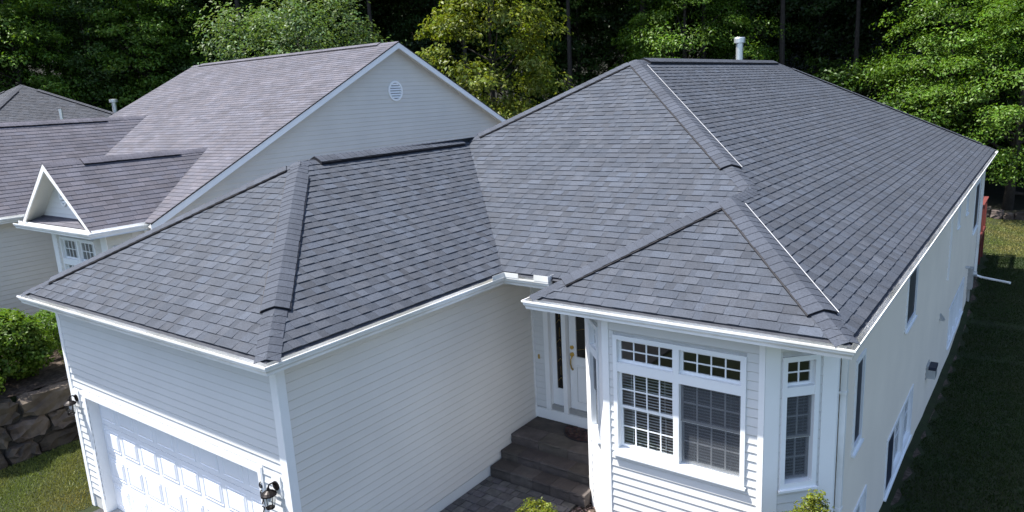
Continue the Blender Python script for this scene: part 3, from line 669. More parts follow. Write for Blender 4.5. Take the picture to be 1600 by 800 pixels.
# half-round door mat
dm = root('doormat', 'dark half round rubber doormat on the porch landing', 'doormat', (.74, 5.6, -2.95))
mb = MB(); n = 24; arc = [(.74 + .43 * math.cos(math.pi + math.pi * i / n), 5.62 + .43 * math.sin(math.pi + math.pi * i / n)) for i in range(n + 1)]
mb.prism([(x, y, -2.952) for x, y in arc], (0, 0, .012)); mb.build('base', M['black'], dm)
for rr in (.1, .17, .24, .31, .38):
    k = int(rr * 40) + 3
    for i in range(k):
        t0, t1 = math.pi * (1 + (i + .12) / k), math.pi * (1 + (i + .88) / k); q = MB(); tv = random.uniform(.8, 3.2); q.tn = (tv, tv * random.uniform(.6, .9), tv * random.uniform(.55, .8))
        q.prism([(.74 + r * math.cos(t), 5.62 + r * math.sin(t), -2.941) for r, t in ((rr - .028, t0), (rr + .028, t0), (rr + .028, t1), (rr - .028, t1))], (0, 0, .007)); q.build('mat_stud', M['mat_dark'], dm)

pw = MB(); pw.box((-.395, -.8, -3.8), (1.32, 4.30, -3.475)); path = pw.build('path', M['sand'], kind='structure')
y = 4.225; r = 0
while y > 1.3:
    hh = random.choice((.12, .15, .18)); x = -.385 + random.uniform(-.1, 0)
    while x < 1.31:
        ww = random.choice((.12, .16, .2, .24)); a, b = max(x, -.385), min(x + ww, 1.315); x += ww
        if b - a < .04: continue
        q = MB(); tv = random.uniform(.7, 1.35); q.tn = (tv, tv * random.uniform(.95, 1), tv * random.uniform(.92, 1.02)); zt_ = -3.45 + random.uniform(-.004, .004)
        g_ = .005; lo = [(a + g_, y - hh + g_), (b - g_, y - hh + g_), (b - g_, y - g_), (a + g_, y - g_)]
        hi_ = [(a + g_ + .006, y - hh + g_ + .006), (b - g_ - .006, y - hh + g_ + .006), (b - g_ - .006, y - g_ - .006), (a + g_ + .006, y - g_ - .006)]
        vs = [(p[0], p[1], -3.50) for p in lo] + [(p[0], p[1], zt_ - .006) for p in lo] + [(p[0], p[1], zt_ + random.uniform(-.002, .002)) for p in hi_]
        q.add(vs, [(k * 4 + i, k * 4 + (i + 1) % 4, k * 4 + 4 + (i + 1) % 4, k * 4 + 4 + i) for k in range(2) for i in range(4)] + [(8, 9, 10, 11)])
        q.build('paver', M['paver'], path)
    y -= hh
# gravel bed by the bay
gb = MB(); gb.add([(1.32, -.5, -3.50), (5.2, -.5, -3.50), (5.2, 5.6, -3.56), (1.32, 5.6, -3.50)], [(0, 1, 2, 3)]); gb.build('planting_bed', M['mulch'], kind='structure')
gv = MB()
ICO = [(0, 0, 1), (.9, 0, .1), (.28, .85, .1), (-.73, .53, -.05), (-.73, -.53, .12), (.28, -.85, 0), (0, 0, -.6)]; ICF = [(0, 1, 2), (0, 2, 3), (0, 3, 4), (0, 4, 5), (0, 5, 1), (6, 2, 1), (6, 3, 2), (6, 4, 3), (6, 5, 4), (6, 1, 5)]
for i in range(2600):
    x, y = random.uniform(1.33, 2.6), random.uniform(1.6, 4.4)
    if x + y > 6.05 and y > 3.8: continue
    rr = random.uniform(.012, .026); t = random.uniform(0, 6.28); tv = random.uniform(.5, 2.2); c, s_ = math.cos(t), math.sin(t)
    gv.add([(x + (a * c - b * s_) * rr, y + (a * s_ + b * c) * rr * .8, -3.495 + d * rr * .7 + .004) for a, b, d in ICO], ICF, (tv, tv * random.uniform(.85, 1), tv * random.uniform(.8, 1)))
tag(gv.build('gravel', M['pebble'], kind='stuff'), 'dark brown river gravel beside the bay wall', 'gravel')
ms = MB(); n_ = 60
ms_pts = [(4.95, 4.6 + 21.3 * i / n_) for i in range(n_ + 1)]
vs = []
for (x, y) in ms_pts: wv = .16 + .05 * math.sin(y * 5.1) + .05 * math.sin(y * 11.7); vs += [(x - .05, y, float(zg(x + .3, y)) + .03), (x + wv, y, float(zg(x + wv, y)) + .014)]
ms.add(vs, [(2 * i, 2 * i + 1, 2 * i + 3, 2 * i + 2) for i in range(n_)]); ms.build('mulch_strip', M['mulch'], kind='structure')

# =================================================================== NEIGHBOUR HOUSE
nb = root('neighbour_house', 'cream gabled neighbour house with weathered purple grey shingle roof and small front gable', 'house', (-14, 10, -2.66))
NS, NXR, NXL, NY0, NZ0, NYR, NZR = .499, -9.0, -19.9, 3.55, .45, 11.69, 4.51
NW = NYR - NY0; nroof = MB(); NT = []
WX, WZ, WS, WEZ = -17.2, 2.74, .80, .42; WHW = (WZ - WEZ) / WS
DX, DZ, DSL, DEZ, DY0 = -11.0, 1.86, .82, .43, 2.4; DHW = (DZ - DEZ) / DSL
yv = lambda z: NY0 + (z - NZ0) / NS
def dormer_hole(d):
    """x range of the dormer roof where it covers the main front slope at distance d up the slope"""
    z = NZ0 + NS * d
    return (DZ - z) / DSL if z < DZ else 0
def wing_hole(d):
    z = NZ0 + NS * d
    return (WZ - z) / WS if z < WZ else 0
planes = []
# main front slope in three strips between wing and dormer
planes.append(((0, NY0, NZ0), (1, 0, 0), (0, 1, 0), NS, lambda d: DX + dormer_hole(d) if dormer_hole(d) > 0 else DX, lambda d: NXR, 0.02, NW))
planes.append(((0, NY0, NZ0), (1, 0, 0), (0, 1, 0), NS, lambda d: WX + wing_hole(d), lambda d: DX - dormer_hole(d), 0.02, NW))
planes.append(((0, NY0, NZ0), (1, 0, 0), (0, 1, 0), NS, lambda d: NXL, lambda d: max(NXL, WX - wing_hole(d)), 0.02, NW))
planes.append(((0, 2 * NYR - NY0, NZ0), (-1, 0, 0), (0, -1, 0), NS, lambda d: -NXR, lambda d: -NXL, 0.02, NW))
# wing slopes and dormer slopes
planes.append(((WX + WHW, 0, WEZ), (0, 1, 0), (-1, 0, 0), WS, lambda d: -3.2, lambda d: yv(WEZ + WS * d), 0.02, WHW))
planes.append(((WX - WHW, 0, WEZ), (0, -1, 0), (1, 0, 0), WS, lambda d: -yv(WEZ + WS * d), lambda d: 3.2, 0.02, WHW))
planes.append(((DX + DHW, 0, DEZ), (0, 1, 0), (-1, 0, 0), DSL, lambda d: DY0, lambda d: yv(DEZ + DSL * d), 0.02, DHW))
planes.append(((DX - DHW, 0, DEZ), (0, -1, 0), (1, 0, 0), DSL, lambda d: -yv(DEZ + DSL * d), lambda d: -DY0, 0.02, DHW))
planes.append(((0, DY0 + .05, DEZ + .03), (1, 0, 0), (0, 1, 0), .35, lambda d: DX - DHW + .1 + d * .4, lambda d: DX + DHW - .1 - d * .4, 0.02, .5))     # pent roof under the front gable
for (O, U, D, s, Lf, Rf, d0, dm) in planes:
    deck_poly(nroof, O, U, D, s, Lf, Rf, list(np.linspace(0.005, dm, 24)))
    NT += tabs(O, U, D, s, Lf, Rf, d0, dm, style='three', th=.013)
nro = nroof.build('roof', M['deck'], nb); lay(nro, NT, 'nshingle', 300)
nsh = 'nshingle'
hip(nro, (NXL, NYR, NZR), (NXR, NYR, NZR), (0, -NS, 1), (0, NS, 1), nsh, (0.05, 0.93), single=False)
hip(nro, (WX, -3.2, WZ), (WX, yv(WZ), WZ), (-WS, 0, 1), (WS, 0, 1), nsh, (0.05, 0.88), single=False)
hip(nro, (DX, DY0, DZ), (DX, yv(DZ), DZ), (-DSL, 0, 1), (DSL, 0, 1), nsh, (0.2, 0.78))
# walls
NB = -2.75
def gable_top(Ln, ze, sl, zpk):                        # roof line over a gable wall of width Ln with eaves at ze
    return dict(poly=[(Ln, ze), (Ln / 2, zpk), (0, ze)], span=lambda z: (0, Ln) if z < ze else ((z - ze) / sl, Ln - (z - ze) / sl))
GY0, GY1 = 3.9, 2 * NYR - 3.9
gz = NZ0 + NS * (GY0 - NY0) - .06
FG, _ = wall(nb, (-9.3, GY0), (-9.3, GY1), NB, gz, sid='nsiding', exp=.122, top=gable_top(GY1 - GY0, gz, NS, NZR - .06), label='shaded cream gable wall with round louvre vent')
wall(nb, (-19.6, GY1), (-19.6, GY0), NB, gz, sid='nsiding', exp=.244, top=gable_top(GY1 - GY0, gz, NS, NZR - .06), stuff=True)
wall(nb, (-9.3, GY1), (-19.6, GY1), NB, gz, sid='nsiding', exp=.244, stuff=True)
wall(nb, (-14.55, -2.9), (-14.55, GY0), NB, .30, sid='nsiding', exp=.122, zs=NB + .1)
wall(nb, (-14.55, GY0), (-9.3, GY0), NB, gz - .1, sid='nsiding', exp=.122, stuff=True)
wz = WEZ + .1
wall(nb, (-19.85, -2.9), (-14.55, -2.9), NB, wz, sid='nsiding', exp=.122, top=gable_top(5.3, wz - .02, WS, WZ - .2), stuff=True)
wall(nb, (-19.85, GY0), (-19.85, -2.9), NB, wz - .1, sid='nsiding', exp=.244, stuff=True)
# rake boards and soffits of the big gable
def rake(xa, xb, pts, w=.17, mname='trim', name='rake_board'):
    m = MB()
    for (a, b) in zip(pts[:-1], pts[1:]):
        m.prism([(xa, a[0], a[1] - .015), (xa, b[0], b[1] - .015), (xa, b[0], b[1] - .015 - w), (xa, a[0], a[1] - .015 - w)], (xb - xa, 0, 0))
    return m.build(name, M[mname], nb)
ye2 = 2 * NYR - NY0
for a, b in (((NY0, NZ0), (NYR, NZR)), ((NYR, NZR), (ye2, NZ0))):
    rake(NXR - .03, NXR, [a, b]); rake(-9.3, NXR - .03, [(a[0], a[1] - .05), (b[0], b[1] - .05)], .03, 'soffit', 'rake_soffit')
    rake(NXL, NXL + .03, [a, b])
    m = MB(); m.prism([(NXR - .01, a[0], a[1] + .006), (NXR - .01, b[0], b[1] + .006), (NXR - .01, b[0], b[1] - .022), (NXR - .01, a[0], a[1] - .022)], (.022, 0, 0)); m.build('drip_edge', M['black'], nb)
# round louvre vent on the gable
def louvre(par, F, uc, zc, ru, rz, nsl):
    O, U, N = F; m = MB(); k = 28; vs = []
    for (sc, n) in ((1, .016), (1, .045), (.80, .05), (.78, .02)):
        for i in range(k): t = 2 * math.pi * i / k; vs.append(O + U * (uc + ru * sc * math.cos(t)) + Z * (zc + rz * sc * math.sin(t)) + N * n)
    m.add(vs, [(r * k + i, r * k + (i + 1) % k, (r + 1) * k + (i + 1) % k, (r + 1) * k + i) for r in range(3) for i in range(k)]); v = m.build('gable_vent', M['trim'], par)
    m = MB(); m.add([O + U * (uc + ru * .79 * math.cos(2 * math.pi * i / k)) + Z * (zc + rz * .79 * math.sin(2 * math.pi * i / k)) + N * .019 for i in range(k)], [tuple(range(k))]); m.build('vent_back', M['grey'], v)
    for j in range(nsl):
        z = zc - rz * .74 + (j + .25) * rz * 1.48 / nsl; hw = ru * .79 * math.sqrt(max(0.02, 1 - ((z + rz * .1 - zc) / (rz * .79)) ** 2))
        m = MB(); P = lambda u, zz, n: O + U * u + Z * zz + N * n; hs = rz * 1.48 / nsl * .62
        m.prism([P(uc - hw, z, .05), P(uc - hw, z + hs, .026), P(uc - hw, z + hs, .022), P(uc - hw, z, .044)], U * (2 * hw)); m.build('louvre_slat', M['trim'], v)
louvre(nb, FG, 11.67 - GY0, 3.10, .30, .30, 6)
# dormer / front bay under the small gable
bx0, bx1, by = -12.3, -9.62, 2.85
Fn, _ = wall(nb, (bx0, by), (bx1, by), NB, .30, [(.38, 2.1, -1.35, .10)], sid='nsiding', exp=.122, zs=NB + .1)
wall(nb, (bx0, GY0), (bx0, by), NB, .30, sid='nsiding', exp=.122, stuff=True)
wall(nb, (bx1, by), (-9.3, 3.25), NB, .30, [(.12, .40, -1.35, .02)], sid='nsiding', exp=.122); Fc, _l = F3((bx1, by), (-9.3, 3.25))
window(nb, Fc, .10, .42, -1.35, .02, [(.14, .38, -.5, -.03, 1, 2), (.14, .38, -1.3, -.52, 1, 2)], cw=.04, sill=.05)
wall(nb, (-9.3, 3.25), (-9.3, GY0), NB, .40, sid='nsiding', exp=.122, stuff=True)
window(nb, Fn, .38, 2.1, -1.35, .10, [(.43, 1.19, -.42, .04, 4, 2), (1.29, 2.05, -.42, .04, 4, 2), (.43, 1.19, -1.28, -.56, 4, 2), (1.29, 2.05, -1.28, -.56, 4, 2)], cw=.05, sill=.07, mull=[(1.19, 1.29, -1.28, .05), (.43, 1.19, -.56, -.42), (1.29, 2.05, -.56, -.42)])
m = MB(); m.frame_box(Fn, -.03, .2, NB, .30, .0, .026); m.build('corner_board', M['trim'], nb)
m = MB(); m.frame_box(Fn, 2.43, 2.69, NB, .30, .0, .026); m.build('corner_board', M['trim'], nb)
# recessed gable face, rake boards
gy = 2.80; hwg = DHW - .12
tri_span = lambda z: (max(0, (z - .50) / DSL), min(2 * hwg, 2 * hwg - (z - .50) / DSL))
Fd, _ = wall(nb, (DX - hwg, gy), (DX + hwg, gy), .42, .5, sid='siding', exp=.122, top=dict(poly=[(2 * hwg, .45), (hwg, .45 + DSL * hwg), (0, .45)], span=tri_span))
louvre(nb, Fd, hwg - .2, 1.10, .17, .25, 5)
for sgn in (-1, 1):
    m = MB(); a = Vector((DX + sgn * DHW, DY0, DEZ - .01)); b = Vector((DX, DY0, DZ - .01)); dn = Vector((0, 0, -.15))
    m.prism([a, b, b + dn, a + dn * .6], (0, .03, 0)); m.build('rake_board', M['trim'], nb)
    m = MB(); m.prism([a + Vector((0, .03, -.06)), b + Vector((0, .03, -.06)), b + Vector((0, .03, -.08)), a + Vector((0, .03, -.08))], (0, gy - DY0 - .03, 0)); m.build('rake_soffit', M['soffit'], nb)
m = MB(); sweep(m, [(-13.0, DY0 - .1), (DX + DHW + .12, DY0 - .1), (DX + DHW + .12, 3.6)], [(a, b + DEZ) for a, b in GUT], True); m.build('gutter', M['gutter'], nb)
m = MB(); m.add([(-12.9, DY0 - .05, DEZ - .12), (-9.15, DY0 - .05, DEZ - .12), (-9.15, 3.95, DEZ - .12), (-12.9, 3.95, DEZ - .12)], [(0, 1, 2, 3)]); m.build('soffit', M['soffit'], nb)
m = MB(); sweep(m, [(WX + WHW + .12, -3.2), (WX + WHW + .12, 3.3), (-13.0, 3.45)], [(a, b + WEZ) for a, b in GUT], True); m.build('gutter', M['gutter'], nb)
m = MB(); m.add([(-14.6, -3.2, WEZ - .12), (WX + WHW + .02, -3.2, WEZ - .12), (WX + WHW + .02, 3.5, WEZ - .12), (-14.6, 3.5, WEZ - .12)], [(0, 1, 2, 3)]); m.build('soffit', M['soffit'], nb)
m = MB(); m.tube([(-9.2, 3.5, .34), (-9.26, 3.6, .1), (-9.26, 3.62, -2.6)], .04, 8); m.build('downspout', M['gutter'], nb)
# interior fill so that windows look into a closed room
m = MB(); m.box((-14.4, 5.2, NB), (-9.5, 5.3, .3)); m.build('partition', M['interior'], nb)

# =================================================================== THIRD HOUSE
th = root('far_house', 'distant house with bluish grey pyramid hip roof beyond the neighbour wing', 'house', (-32, 10.2, -2.6))
cx, cy, cz, hw3 = -32.0, 10.2, 4.43, 7.2; s3 = .564; e3 = cz - s3 * hw3; rm = MB(); T3 = []
for (O, U, D) in (((cx, cy - hw3, e3), (1, 0, 0), (0, 1, 0)), ((cx + hw3, cy, e3), (0, 1, 0), (-1, 0, 0)), ((cx, cy + hw3, e3), (-1, 0, 0), (0, -1, 0)), ((cx - hw3, cy, e3), (0, -1, 0), (1, 0, 0))):
    Lf, Rf = itp([0, hw3], [-hw3, 0]), itp([0, hw3], [hw3, 0]); deck_poly(rm, O, U, D, s3, Lf, Rf, [0.0, hw3]); T3 += tabs(O, U, D, s3, Lf, Rf, 0.02, hw3, style='arch', th=.011)
r3 = rm.build('roof', M['deck'], th); lay(r3, T3, 'hshingle', 0)
for (sx, sy) in ((1, -1), (1, 1), (-1, 1), (-1, -1)):
    hip(r3, (cx + sx * hw3, cy + sy * hw3, e3), (cx, cy, cz), (s3 * sx, 0, 1), (0, s3 * sy, 1), 'hshingle', (.1, .93), single=False, vh=.05)
q = hw3 - .4
for a, b in (((cx - q, cy - q), (cx + q, cy - q)), ((cx + q, cy - q), (cx + q, cy + q)), ((cx + q, cy + q), (cx - q, cy + q)), ((cx - q, cy + q), (cx - q, cy - q))): wall(th, a, b, -2.8, e3, sid='nsiding', exp=.244, stuff=True)
m = MB(); sweep(m, [(cx - hw3, cy + hw3), (cx - hw3, cy - hw3), (cx + hw3, cy - hw3), (cx + hw3, cy + hw3), (cx - hw3, cy + hw3)], [(a + .1, b + e3) for a, b in GUT]); m.build('gutter', M['gutter'], th)
def pipe(par, x, y, z0, z1, r, capr, name='vent_pipe'):
    m = MB(); m.lathe((x, y, 0), [(.001, z0), (r, z0), (r, z1), (.001, z1)], 14); v = m.build(name, M['galv'], par)
    if capr: m = MB(); m.lathe((x, y, 0), [(r, z1 - .01), (capr, z1), (capr, z1 + .14), (.001, z1 + .16)], 14); m.build('vent_cap', M['galv'], v)
pipe(th, -31.0, 13.8, 1.8, 3.46, .11, .2); pipe(th, -27.0, 9.62, 1.5, 3.2, .07, None)
m = MB(); m.lathe((-27, 9.62, 0), [(.22, 1.62), (.075, 1.95)], 12); m.build('flashing', M['galv'], th)

# =================================================================== STONE RETAINING WALL
rw = root('retaining_wall', 'rough dark boulder retaining wall beside the garage', 'wall', (-9.45, 1, -3.88))
def boulder(par, x0, x1, y0, y1, z0, z1, name='stone', seed=0):
    r = random.Random(seed); nx, ny, nz = 3, 6, 4; pts = {}; vs = []; fs = []
    def pt(i, j, k):
        if (i, j, k) not in pts:
            f = [i / nx, j / ny, k / nz]; p = [x0 + (x1 - x0) * f[0], y0 + (y1 - y0) * f[1], z0 + (z1 - z0) * f[2]]
            c = [(x0 + x1) / 2, (y0 + y1) / 2, (z0 + z1) / 2]; ex = sum(abs(2 * a - 1) > .99 for a in f)
            k_ = 1 - .035 * (ex - 1) ** 2 * 1.6; p = [c[a] + (p[a] - c[a]) * k_ + r.uniform(-.06, .06) * (1 if a == 0 else .6) for a in range(3)]
            pts[(i, j, k)] = len(vs); vs.append(tuple(p))
        return pts[(i, j, k)]
    for (n1, n2, fn) in ((ny, nz, lambda a, b: (0, a, b)), (ny, nz, lambda a, b: (nx, a, b)), (nx, nz, lambda a, b: (a, 0, b)), (nx, nz, lambda a, b: (a, ny, b)), (nx, ny, lambda a, b: (a, b, 0)), (nx, ny, lambda a, b: (a, b, nz))):
        for a in range(n1):
            for b in range(n2): fs.append((pt(*fn(a, b)), pt(*fn(a + 1, b)), pt(*fn(a + 1, b + 1)), pt(*fn(a, b + 1))))
    m = MB(); t = r.uniform(.65, 1.5); m.tn = (t, t * r.uniform(.93, 1.0), t * r.uniform(.85, 1)); m.add(vs, fs); return m.build(name, M['stone'], par)
sd = 0
for (z0, z1, brk) in ((-3.98, -3.52, (-2.6, -1.7, -.6, .15, .75, 1.75, 2.6, 3.6, 4.6)), (-3.5, -3.08, (-2.9, -2.0, -1.0, -.1, .30, 1.05, 1.9, 2.9, 3.8, 4.6)), (-3.07, -2.60, (-2.6, -1.4, -.45, .55, 1.85, 2.8, 3.9, 4.7))):
    for a, b in zip(brk[:-1], brk[1:]): boulder(rw, -9.82, -9.30 - random.uniform(0, .1), a + .015, b - .015, z0, z1 + random.uniform(-.03, .03), seed=sd + 3); sd += 1
m = MB(); m.box((-9.9, -3, -4.1), (-9.5, 4.6, -2.75)); m.build('earth_core', M['sand'], rw)
bed = MB(); bed.add([(-14.5, -3.5, -2.64), (-9.6, -3.5, -2.60), (-9.6, 3.8, -2.57), (-14.5, 3.8, -2.6)], [(0, 1, 2, 3)]); bed.build('planting_bed', M['mulch'], kind='structure')

# =================================================================== FOLIAGE
def leaves(cent, normal, size, asp, rng, fold=0.25):
    """one bent diamond per leaf; arrays in, (verts, faces) out"""
    n = len(cent); r = rng.normal(size=(n, 3)); a = np.cross(normal, r); a /= np.linalg.norm(a, axis=1, keepdims=True) + 1e-9
    b = np.cross(normal, a); L = size[:, None]; W = L * asp
    v = np.empty((n, 4, 3)); dr_ = normal * L * fold
    v[:, 0] = cent - a * L * .5 - dr_ * .5; v[:, 1] = cent + b * W * .5 + dr_ * .3; v[:, 2] = cent + a * L * .5 - dr_ * .5; v[:, 3] = cent - b * W * .5 + dr_ * .3
    return v.reshape(-1, 3)
def foliage_mesh(name, cent, normal, size, asp, tone, rng, m):
    v = leaves(cent, normal, size, asp, rng); n = len(cent)
    me = bpy.data.meshes.new(name); me.vertices.add(n * 4); me.vertices.foreach_set('co', v.astype(np.float32).ravel())
    me.loops.add(n * 4); me.loops.foreach_set('vertex_index', np.arange(n * 4, dtype=np.int32)); me.polygons.add(n)
    me.polygons.foreach_set('loop_start', np.arange(0, n * 4, 4, dtype=np.int32))
    me.update(calc_edges=True)
    at = me.attributes.new('tone', 'FLOAT_COLOR', 'POINT'); c = np.ones((n * 4, 4), np.float32); c[:, :3] = np.repeat(tone, 4, axis=0); at.data.foreach_set('color', c.ravel())
    me.materials.append(M[m]); return me
def unit(a): return a / (np.linalg.norm(a, axis=1, keepdims=True) + 1e-9)
def crown_data(rng, centre, rad, nclump, per, clump_r, flat, lsize, fill=0.0, low=-1.0, rmin=.6, updir=.6, droop=0.0):
    """leaf centres gathered in clumps over an uneven ellipsoid"""
    d = unit(rng.normal(size=(nclump * 3, 3))); d = d[d[:, 2] > low][:nclump]; nclump = len(d)
    lob = 1 + .16 * np.sin(d[:, 0] * 4.1 + 1.3) * np.cos(d[:, 1] * 3.7) + .12 * np.sin(d[:, 2] * 6 + d[:, 0] * 5)
    rr = (rmin + (1 - rmin) * rng.random(nclump) ** .6) * lob; C = d * rr[:, None] * rad
    cr = clump_r * rng.uniform(.6, 1.3, nclump); P = []; Nn = []; T_ = []
    for i in range(nclump):
        k = int(per * rng.uniform(.6, 1.3)); q = rng.normal(size=(k, 3)) * .5; ql = np.linalg.norm(q, axis=1, keepdims=True); q = q / np.maximum(ql, 1e-6) * np.minimum(ql, 1.0)
        out = d[i].copy(); out[2] *= .3; out /= np.linalg.norm(out) + 1e-6
        off = q * cr[i] * np.array([1, 1, flat]); off[:, 2] -= droop * np.maximum(0, off @ out) ** 1.0 * .5
        P.append(C[i] + off); nn = unit(q * .6 + np.array([0, 0, updir]) + d[i] * .45 + rng.normal(size=(k, 3)) * .45); Nn.append(nn)
        tv = rng.uniform(.75, 1.25) * rng.uniform(.7, 1.3, (k, 1)); T_.append(np.concatenate([tv * rng.uniform(.85, 1.2, (k, 1)), tv, tv * rng.uniform(.7, 1.2, (k, 1))], 1))
    if fill:
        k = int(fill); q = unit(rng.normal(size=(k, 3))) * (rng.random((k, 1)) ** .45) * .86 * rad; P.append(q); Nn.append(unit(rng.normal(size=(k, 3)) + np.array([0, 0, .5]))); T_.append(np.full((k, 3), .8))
    P = np.concatenate(P) + centre; return P, np.concatenate(Nn), lsize * rng.uniform(.6, 1.3, len(P)), np.concatenate(T_), C + centre
def branches(cl, h0, trunk_r, top, rng, n=16):
    m = MB(); x = 0; path_ = [(0, 0, -.5)]; ts = np.linspace(0, 1, 7)[1:]
    jx, jy = rng.normal(size=2) * .25
    for t in ts: path_.append((jx * math.sin(t * 3), jy * math.sin(t * 2.4), top * t))
    m.tube(path_, [trunk_r * (1.25 if i == 0 else 1 - .86 * (i / 6)) for i in range(7)], 9)
    for i in rng.choice(len(cl), min(n, len(cl)), replace=False):
        c = cl[i]; zb = max(h0 * .8, min(top * .92, c[2] - math.hypot(c[0], c[1]) * .75)); t = zb / top; b = np.array([jx * math.sin(t * 3), jy * math.sin(t * 2.4), zb]); r0 = trunk_r * (1 - .86 * t) * .55
        mid = b * .5 + c * .5 + np.array([0, 0, -.25]); m.tube([tuple(b), tuple(mid), tuple(c)], [r0, r0 * .6, .015], 5, False)
    return m
def tree_proto(kind, seed):
    rng = np.random.default_rng(seed)
    if kind == 'round':   P, Nn, s, t, cl = crown_data(rng, np.array([0, 0, 6.0]), np.array([4.6, 4.6, 4.6]), 230, 130, 1.0, .75, .20, 4000, -.75, .72); leaf, asp, h0, tr_, top = 'leafA', .42, 2.2, .22, 9
    elif kind == 'yellow': P, Nn, s, t, cl = crown_data(rng, np.array([0, 0, 6.8]), np.array([3.5, 3.5, 6.0]), 150, 130, .8, .5, .21, 1000, -.9, .45, droop=.7); leaf, asp, h0, tr_, top = 'leafB', .5, 1.5, .18, 11.5
    elif kind == 'layer': P, Nn, s, t, cl = crown_data(rng, np.array([0, 0, 7.2]), np.array([4.3, 4.3, 6.8]), 125, 260, 1.15, .36, .18, 1200, -.9, .4, .7, 1.0); leaf, asp, h0, tr_, top = 'leafC', .42, 1.2, .24, 12.5
    elif kind == 'tall':  P, Nn, s, t, cl = crown_data(rng, np.array([0, 0, 11.0]), np.array([4.4, 4.4, 7.0]), 170, 130, 1.2, .4, .24, 2500, -.95, .45, .6, .3); leaf, asp, h0, tr_, top = 'leafE', .5, 3.5, .26, 16.5
    elif kind == 'canopy': P, Nn, s, t, cl = crown_data(rng, np.array([0, 0, 19.5]), np.array([5.2, 5.2, 4.6]), 170, 110, 1.3, .5, .30, 3000, -.95, .45, .6, .3); leaf, asp, h0, tr_, top = 'leafE', .55, 13.0, .24, 21
    elif kind == 'under': P, Nn, s, t, cl = crown_data(rng, np.array([0, 0, 2.4]), np.array([2.4, 2.4, 2.3]), 80, 90, .75, .5, .19, 600, -.8, .55); leaf, asp, h0, tr_, top = 'leafE', .5, .6, .08, 4
    ok = P[:, 2] > .1; P, Nn, s, t = P[ok], Nn[ok], s[ok], t[ok]
    return foliage_mesh('crown', P, Nn, s, asp, t, rng, leaf), branches(cl, h0, tr_, top, rng, 22 if kind != 'under' else 8)
PROTO = {}
def plant_tree(kind, seed, x, y, sc, rot, label, cat, group, leaf=None, name=None, sz=1.0):
    key = (kind, seed)
    if key not in PROTO:
        cm, bm_ = tree_proto(kind, seed); tm = bpy.data.meshes.new('trunk'); tm.from_pydata(bm_.v, [], bm_.f); tm.materials.append(M['bark']); tm.polygons.foreach_set('use_smooth', [True] * len(tm.polygons)); PROTO[key] = (cm, tm)
    cm, tm = PROTO[key]; zz = float(zg(np.float64(x), np.float64(y)))
    o = bpy.data.objects.new(name or 'tree', None); COL.objects.link(o); o.location = (x, y, zz + H - .05); o.rotation_euler = (0, 0, rot); o.scale = (sc, sc, sc * sz); tag(o, label, cat, group)
    for nm, me in (('trunk', tm), ('crown', cm)):
        c = bpy.data.objects.new(nm, me); COL.objects.link(c); c.parent = o
        if nm == 'crown' and leaf: c.material_slots[0].link = 'OBJECT'; c.material_slots[0].material = M[leaf]
    return o
def at(px, dist):                                       # ground point on the bearing of photo column px at a given distance
    d = CF * FPX + CR * (px - 800) + CU * 250; d.z = 0; d.normalize(); return CP.x + d.x * dist, CP.y + d.y * dist
def T1(px, dist, kind, seed, sc, rot, label, leaf=None, sz=1.0, group=None): x, y = at(px, dist); return plant_tree(kind, seed, x, y, sc, rot, label, 'tree', group, leaf, sz=sz)
# named trees in front of the wood
T1(478, 37, 'round', 1, 1.0, .4, 'rounded dense grey green tree rising behind the neighbour ridge')
T1(775, 35, 'yellow', 2, 1.02, 1.0, 'sunlit yellow green tree between the two house roofs')
T1(1478, 45, 'layer', 3, .98, 2.0, 'large bright green tree with layered fronds behind the side lawn')
T1(1590, 43, 'layer', 4, .92, .6, 'bright green tree at the edge of the back lawn', 'leafC')
T1(1075, 46, 'layer', 4, .95, 3.9, 'fresh green tree rising behind the main ridge', 'leafC', 1.1)
g1 = 'trees in the wood behind the houses'
COLN = {'leafE': 'mid green', 'leafD': 'deep green', 'leafC': 'fresh green', 'leafA': 'grey green'}
def spot(px):
    for lim, nm in ((190, 'behind the far pyramid roof'), (330, 'behind the neighbour wing roof'), (620, 'behind the neighbour ridge'), (880, 'between the two house roofs'), (1210, 'behind the main ridge'), (1480, 'behind the long right roof slope')):
        if px < lim: return nm
    return 'behind the back lawn'
rr = random.Random(5)
def row(dist, px0, px1, step, sc, kinds, leafs, jit=2.0, where=''):
    px = px0
    while px < px1:
        lf = rr.choice(leafs); k = rr.choice(kinds); T1(px + rr.uniform(-15, 15), dist + rr.uniform(-jit, jit), k[0], k[1], sc * rr.uniform(.85, 1.15), rr.uniform(0, 6.28), COLN[lf] + ' ' + where + ' of the wood ' + spot(px), lf, group=g1)
        px += step * rr.uniform(.85, 1.15)
tall = [('tall', 5), ('tall', 6)]; lay_ = [('layer', 4), ('layer', 3)]
can = [('canopy', 9)]
row(48.5, 380, 1720, 125, 1.0, can, ['leafE'], 1.5, 'high crowned edge tree')
row(52, -100, 360, 105, .8, tall, ['leafC', 'leafE', 'leafE'], 2.0, 'sun flecked edge tree')
row(53, 360, 1700, 118, .85, tall, ['leafE', 'leafD', 'leafE'], 2.0, 'front tree')
row(58, -120, 1760, 110, 1.05, can, ['leafE'], 1.5, 'high crowned inner tree')
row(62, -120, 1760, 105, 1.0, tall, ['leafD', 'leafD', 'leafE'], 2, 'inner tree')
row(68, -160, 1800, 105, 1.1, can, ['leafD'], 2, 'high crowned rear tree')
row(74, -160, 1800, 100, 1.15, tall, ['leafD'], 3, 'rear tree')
ug = 'undergrowth shrubs at the edge of the wood'
